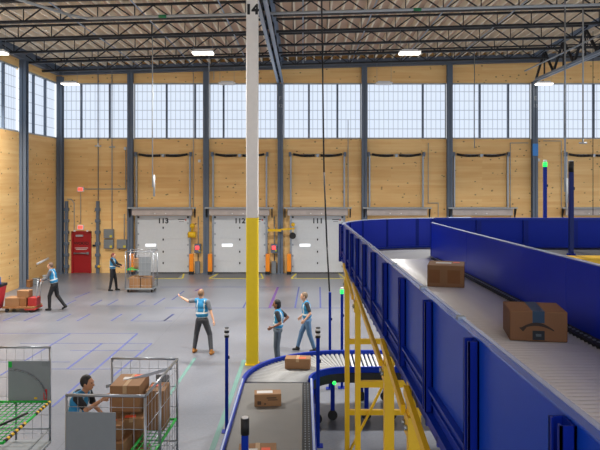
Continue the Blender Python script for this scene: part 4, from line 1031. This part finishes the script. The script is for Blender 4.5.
# floor items near left wall
for (px, py, s, l, mm) in ((14, 287, 0.16, 'small wooden crate by the left side wall, nearer', M_CARDD), (19, 284, 0.13, 'small grey drum by the left side wall', M_PLAST), (28, 280, 0.12, 'small white bundle at the foot of the left wall', M_LGREY)):
    p = on_floor(px, py); p.x = max(p.x, -12.2)
    solo('floor_crate', l, 'crate', MB().box(p.x-s, p.x+s, p.y-s, p.y+s, 0, s*1.8).box(p.x-s*1.1, p.x+s*1.1, p.y-s*1.1, p.y+s*1.1, s*1.6, s*2), mm, (p.x, p.y, 0), bevel=0.01)

# ---------------------------------------------------------------- people
SKIN = {k: mat('skin_'+k, c, 0.55) for k, c in {'tan': '#b98562', 'light': '#d2a184', 'brown': '#8a5c42'}.items()}
M_VEST = mat('vest_blue', '#1f7fb0', 0.7, noise=.15)
M_REFL = mat('reflective_strip', '#c4cccc', 0.4)
M_EYE = mat('eye_dark', '#20160f', 0.3)
M_LIP = mat('lip', '#8e4a40', 0.5)
def person(label, loc, rz, skin, hairc, shirtc, pantc, shoec, P=None, hair='short', sleeves='short', scale=1.0, head_dir=(0, 0)):
    """local frame: +x is forward, +y is the person's left; joints in metres at 1.75 m height"""
    J = dict(pel=(0, 0, 0.96), chest=(0.01, 0, 1.30), neck=(0.0, 0, 1.47), head=(0.03, 0, 1.63),
             lk=(0.03, 0.10, 0.52), rk=(0.03, -0.10, 0.52), la=(0, 0.11, 0.09), ra=(0, -0.11, 0.09),
             ls=(0, 0.185, 1.43), rs=(0, -0.185, 1.43), le=(-0.03, 0.25, 1.14), re=(-0.03, -0.25, 1.14), lh=(0.06, 0.26, 0.90), rh=(0.06, -0.26, 0.90), lfoot=0, rfoot=0)
    if P: J.update(P)
    V = {k: Vector(v)*scale for k, v in J.items() if hasattr(v, '__len__')}
    s = scale
    r = thing('person', label, 'person', loc, 'people on the warehouse floor', rz=rz)
    def B(name, mb, mm, **k): return build(name, mb, mm, r, world=False, **k)
    yaw, tilt = head_dir
    HR = Matrix.Rotation(yaw, 3, 'Z') @ Matrix.Rotation(tilt, 3, 'Y')
    hc = V['head']
    # --- body: one continuous surface
    b = MB()
    hip = {'l': V['pel']+Vector((0, 0.09, -0.04))*s, 'r': V['pel']+Vector((0, -0.09, -0.04))*s}
    b.ball(V['pel'], (0.115*s, 0.155*s, 0.12*s)); b.ball(V['chest'], (0.105*s, 0.15*s, 0.18*s)); b.ball((V['pel']+V['chest'])/2, (0.095*s, 0.13*s, 0.14*s))
    b.limb(V['ls'], V['rs'], 0.055*s, 0.055*s); b.limb(V['neck']-Vector((0, 0, 0.06))*s, hc-Vector((0.0, 0, 0.05))*s, 0.058*s, 0.05*s)
    b.ball(hc, (0.095*s, 0.075*s, 0.115*s), 20, 14, HR); b.ball(hc+HR @ Vector((0.03, 0, -0.06))*s, (0.062*s, 0.053*s, 0.055*s), 16, 10, HR)
    b.limb(hc+HR @ Vector((0.090, 0, 0.005))*s, hc+HR @ Vector((0.107, 0, -0.028))*s, 0.009*s, 0.016*s)   # nose
    for q in (-1, 1):
        b.ball(hc+HR @ Vector((-0.005, 0.077*q, -0.01))*s, (0.02*s, 0.012*s, 0.032*s), 10, 8, HR)     # ears
        b.ball(hc+HR @ Vector((0.078, 0.03*q, 0.032))*s, (0.018*s, 0.024*s, 0.01*s), 10, 6, HR)       # brow
    for q, k in ((1, 'l'), (-1, 'r')):
        b.limb(hip[k], V[k+'k'], 0.082*s, 0.056*s); b.limb(V[k+'k'], V[k+'a'], 0.052*s, 0.037*s)
        b.limb(V[k+'s'], V[k+'e'], 0.047*s, 0.038*s); b.limb(V[k+'e'], V[k+'h'], 0.037*s, 0.025*s)
        kd = (V[k+'h']-V[k+'e']).normalized(); side = kd.cross(Vector((0, q, 0)))
        if side.length < 0.2: side = kd.cross(Vector((0, 0, 1)))
        side.normalize(); nrm = kd.cross(side).normalized()
        palm = V[k+'h']+kd*0.055*s
        b.limb(V[k+'h']+kd*0.02*s+side*0.012*s, palm+side*0.022*s+kd*0.01*s, 0.016*s, 0.015*s); b.limb(V[k+'h']+kd*0.02*s-side*0.012*s, palm-side*0.022*s+kd*0.01*s, 0.016*s, 0.015*s)
        for i, (off, ln) in enumerate(((-0.031, 0.062), (-0.011, 0.078), (0.011, 0.082), (0.031, 0.072))):
            a = palm+side*off*s+kd*0.015*s; c_ = a+kd*ln*0.55*s+nrm*0.012*s; e = c_+kd*ln*0.35*s+nrm*0.028*s
            b.limb(a, c_, 0.0095*s, 0.009*s, 8); b.limb(c_, e, 0.009*s, 0.0075*s, 8)
        a = V[k+'h']+kd*0.025*s+side*0.025*s; c_ = a+kd*0.03*s+side*0.028*s+nrm*0.008*s
        b.limb(a, c_, 0.012*s, 0.010*s, 8); b.limb(c_, c_+kd*0.03*s+side*0.004*s+nrm*0.01*s, 0.010*s, 0.0085*s, 8)
    B('body', b, SKIN[skin], remesh=0.0085, smooth=2)
    e = MB()
    for q in (-1, 1): e.ball(hc+HR @ Vector((0.084, 0.03*q, 0.010))*s, (0.010*s, 0.013*s, 0.008*s), 10, 8, HR)
    B('eyes', e, M_EYE)
    B('mouth', MB().ball(hc+HR @ Vector((0.088, 0, -0.062))*s, (0.008*s, 0.022*s, 0.006*s), 10, 6, HR), M_LIP)
    # --- hair
    h = MB()
    h.ball(hc+HR @ Vector((-0.018, 0, 0.026))*s, (0.098*s, 0.086*s, 0.108*s), 18, 12, HR)
    if hair == 'bob': h.ball(hc+HR @ Vector((-0.045, 0, -0.03))*s, (0.07*s, 0.085*s, 0.10*s), 16, 10, HR)
    if hair == 'long': h.limb(hc+HR @ Vector((-0.06, 0, 0))*s, hc+HR @ Vector((-0.09, 0, -0.17))*s, 0.07*s, 0.045*s)
    if hair == 'bun': h.ball(hc+HR @ Vector((-0.10, 0, 0.05))*s, 0.045*s)
    # clear the face
    fv = HR @ Vector((1, 0, 0))
    keep = []
    def carve(a):
        d = HR.inverted() @ (a-hc)
        if d.x > 0.045*s and d.z < 0.058*s: d.x = 0.045*s
        return HR @ d+hc
    h.warp(carve)
    B('hair', h, mat('hair_'+hairc.lstrip('#'), hairc, 0.6, noise=.3, nscale=60), remesh=0.009, smooth=1)
    # --- trousers
    t = MB()
    t.ball(V['pel']+Vector((0, 0, -0.01))*s, (0.128*s, 0.168*s, 0.115*s))
    for k in 'lr':
        t.limb(hip[k], V[k+'k'], 0.097*s, 0.073*s); t.limb(V[k+'k'], V[k+'a']+(V[k+'k']-V[k+'a']).normalized()*0.05*s, 0.070*s, 0.056*s)
    B('trousers', t, mat('trousers_'+pantc.lstrip('#'), pantc, 0.8, noise=.2, nscale=12), remesh=0.013, smooth=3)
    # --- shirt
    t = MB()
    t.ball(V['chest'], (0.12*s, 0.165*s, 0.19*s)); t.ball((V['pel']*0.55+V['chest']*0.45), (0.12*s, 0.16*s, 0.15*s))
    t.limb(V['ls'], V['rs'], 0.066*s, 0.066*s)
    for k in 'lr':
        if sleeves == 'short': t.limb(V[k+'s'], V[k+'s'].lerp(V[k+'e'], 0.72), 0.064*s, 0.055*s)
        else: t.limb(V[k+'s'], V[k+'e'], 0.064*s, 0.052*s); t.limb(V[k+'e'], V[k+'e'].lerp(V[k+'h'], 0.93), 0.050*s, 0.036*s)
    B('shirt', t, mat('shirt_'+shirtc.lstrip('#'), shirtc, 0.8, noise=.2, nscale=12), remesh=0.013, smooth=3)
    # --- vest
    t = MB()
    t.ball(V['chest']+Vector((0, 0, 0.0)), (0.137*s, 0.180*s, 0.185*s)); t.ball(V['pel']*0.62+V['chest']*0.38, (0.140*s, 0.182*s, 0.15*s)); t.ball(V['pel']*0.35+V['chest']*0.65, (0.135*s, 0.176*s, 0.15*s))
    t.limb(V['ls'].lerp(V['rs'], 0.14), V['ls'].lerp(V['rs'], 0.86), 0.078*s, 0.078*s)
    v = B('vest', t, M_VEST, remesh=0.014, smooth=3)
    v.data = v.data.copy()
    if len(v.data.materials) == 1: v.data.materials.append(M_REFL)
    ax = (V['chest']-V['pel']); L = ax.length; ax.normalize()
    for p in v.data.polygons:
        d = (p.center-V['pel']).dot(ax)/L; lat = abs((p.center-V['pel']).y)
        if 0.02 < d < 0.17 or 0.42 < d < 0.55 or (0.55 < d < 1.5 and 0.085*s < lat < 0.125*s and abs(p.normal.y) < 0.7): p.material_index = 1
    v['label'] = 'bright blue safety vest with pale strips'
    # --- shoes
    for q, k in ((1, 'l'), (-1, 'r')):
        a = V[k+'a']; pit = J[k+'foot']; R = Matrix.Rotation(pit, 3, 'Y')
        sh = MB(); sh.limb(a+R @ Vector((-0.03, 0, -0.04))*s, a+R @ Vector((0.12, 0, -0.05))*s, 0.048*s, 0.036*s); sh.limb(a+Vector((0, 0, 0.03))*s, a+R @ Vector((0, 0, -0.03))*s, 0.05*s, 0.05*s)
        zf = (a.z-0.09*s)
        if pit == 0: sh.warp(lambda q_: Vector((q_.x, q_.y, max(q_.z, zf+0.001))))
        B('shoe', sh, mat('shoe_'+shoec.lstrip('#'), shoec, 0.6), remesh=0.010, smooth=2)
    return r
# person 1: walks left pushing the trolley (far left)
person('person walking left in a blue vest and black trousers, pushing the red trolley', (-9.05, 23.3, 0), PI, 'light', '#6a5448', '#5c6068', '#15161a', '#101012',
       P=dict(pel=(0, 0, 0.95), chest=(0.07, 0, 1.29), neck=(0.10, 0, 1.46), head=(0.15, 0, 1.61), ls=(0.09, 0.185, 1.42), rs=(0.09, -0.185, 1.42),
              le=(0.20, 0.23, 1.17), re=(0.20, -0.23, 1.17), lh=(0.41, 0.12, 1.10), rh=(0.41, -0.12, 1.10), lk=(0.14, 0.10, 0.53), la=(0.14, 0.10, 0.09), rk=(-0.06, -0.10, 0.53), ra=(-0.34, -0.10, 0.14), rfoot=0.5), sleeves='long')
# person 2: stands at the distant cage
person('person with red-brown hair in a blue vest, handling the distant cage cart', (-8.15, 27.4, 0), 0, 'light', '#6a2a20', '#1c1f26', '#14161c', '#101012',
       P=dict(head=(0.04, 0, 1.58), neck=(0.02, 0, 1.45), lk=(0.10, 0.10, 0.52), la=(0.15, 0.11, 0.09), rk=(-0.02, -0.10, 0.52), ra=(-0.10, -0.11, 0.09), le=(0.16, 0.22, 1.19), re=(0.16, -0.22, 1.19), lh=(0.38, 0.16, 1.13), rh=(0.38, -0.16, 1.10)), hair='bob', sleeves='long', scale=0.95)
# person 3: turned away, arm out to the left
person('person seen from behind striding with left arm stretched out, in grey trousers and tan boots', (-2.75, 17.45, 0), PI*0.40, 'light', '#8a6a50', '#6a7078', '#3a3c42', '#9a6424',
       P=dict(pel=(0, 0.0, 0.94), lk=(0.06, 0.20, 0.52), la=(0.0, 0.24, 0.09), rk=(0.06, -0.20, 0.52), ra=(-0.05, -0.30, 0.09), chest=(0.02, 0.02, 1.29), neck=(0.02, 0.03, 1.47), head=(0.05, 0.05, 1.62),
              ls=(0.02, 0.22, 1.43), rs=(0.0, -0.17, 1.42), le=(0.08, 0.46, 1.38), lh=(0.12, 0.70, 1.47), re=(-0.02, -0.27, 1.15), rh=(-0.04, -0.36, 0.93)))
# person 4: woman standing at the low conveyor
person('person with short black hair standing still, blue vest and grey trousers, by the yellow column', (-0.64, 16.3, 0), PI*0.97, 'brown', '#151214', '#26282c', '#4a5560', '#202022',
       P=dict(chest=(-0.02, 0, 1.30), le=(-0.10, 0.26, 1.18), lh=(0.10, 0.30, 1.08), re=(-0.24, -0.22, 1.24), rh=(-0.12, -0.10, 1.12)), hair='bob', scale=0.96)
# person 5: walks left
person('fair-haired person walking left in a blue vest and blue jeans', (0.12, 17.65, 0), PI*1.03, 'light', '#7a6650', '#33363c', '#4a6a8c', '#18181a',
       P=dict(pel=(0, 0, 0.93), chest=(0.03, 0, 1.28), neck=(0.05, 0, 1.45), head=(0.10, 0, 1.60), ls=(0.03, 0.185, 1.41), rs=(0.03, -0.185, 1.41), le=(-0.06, 0.25, 1.14), lh=(0.10, 0.24, 0.96), re=(0.0, -0.25, 1.14), rh=(0.16, -0.22, 0.98),
              lk=(-0.05, 0.10, 0.53), la=(-0.20, 0.10, 0.09), rk=(0.16, -0.10, 0.54), ra=(0.28, -0.10, 0.10)), scale=0.95)
# person 6: behind the big cage, reaching in
person('person with short dark hair reaching over boxes into the large cage cart', (-3.56, 10.0, -0.0), -0.12, 'tan', '#1c1614', '#14161a', '#20242a', '#202022',
       P=dict(chest=(0.06, 0, 1.26), pel=(0, 0, 0.94), neck=(0.12, 0, 1.41), head=(0.20, 0, 1.55), ls=(0.12, 0.18, 1.37), rs=(0.12, -0.18, 1.37), re=(0.30, -0.24, 1.22), rh=(0.52, -0.18, 1.36), le=(0.20, 0.24, 1.12), lh=(0.36, 0.2, 1.0)), hair='short', sleeves='short', scale=1.0)
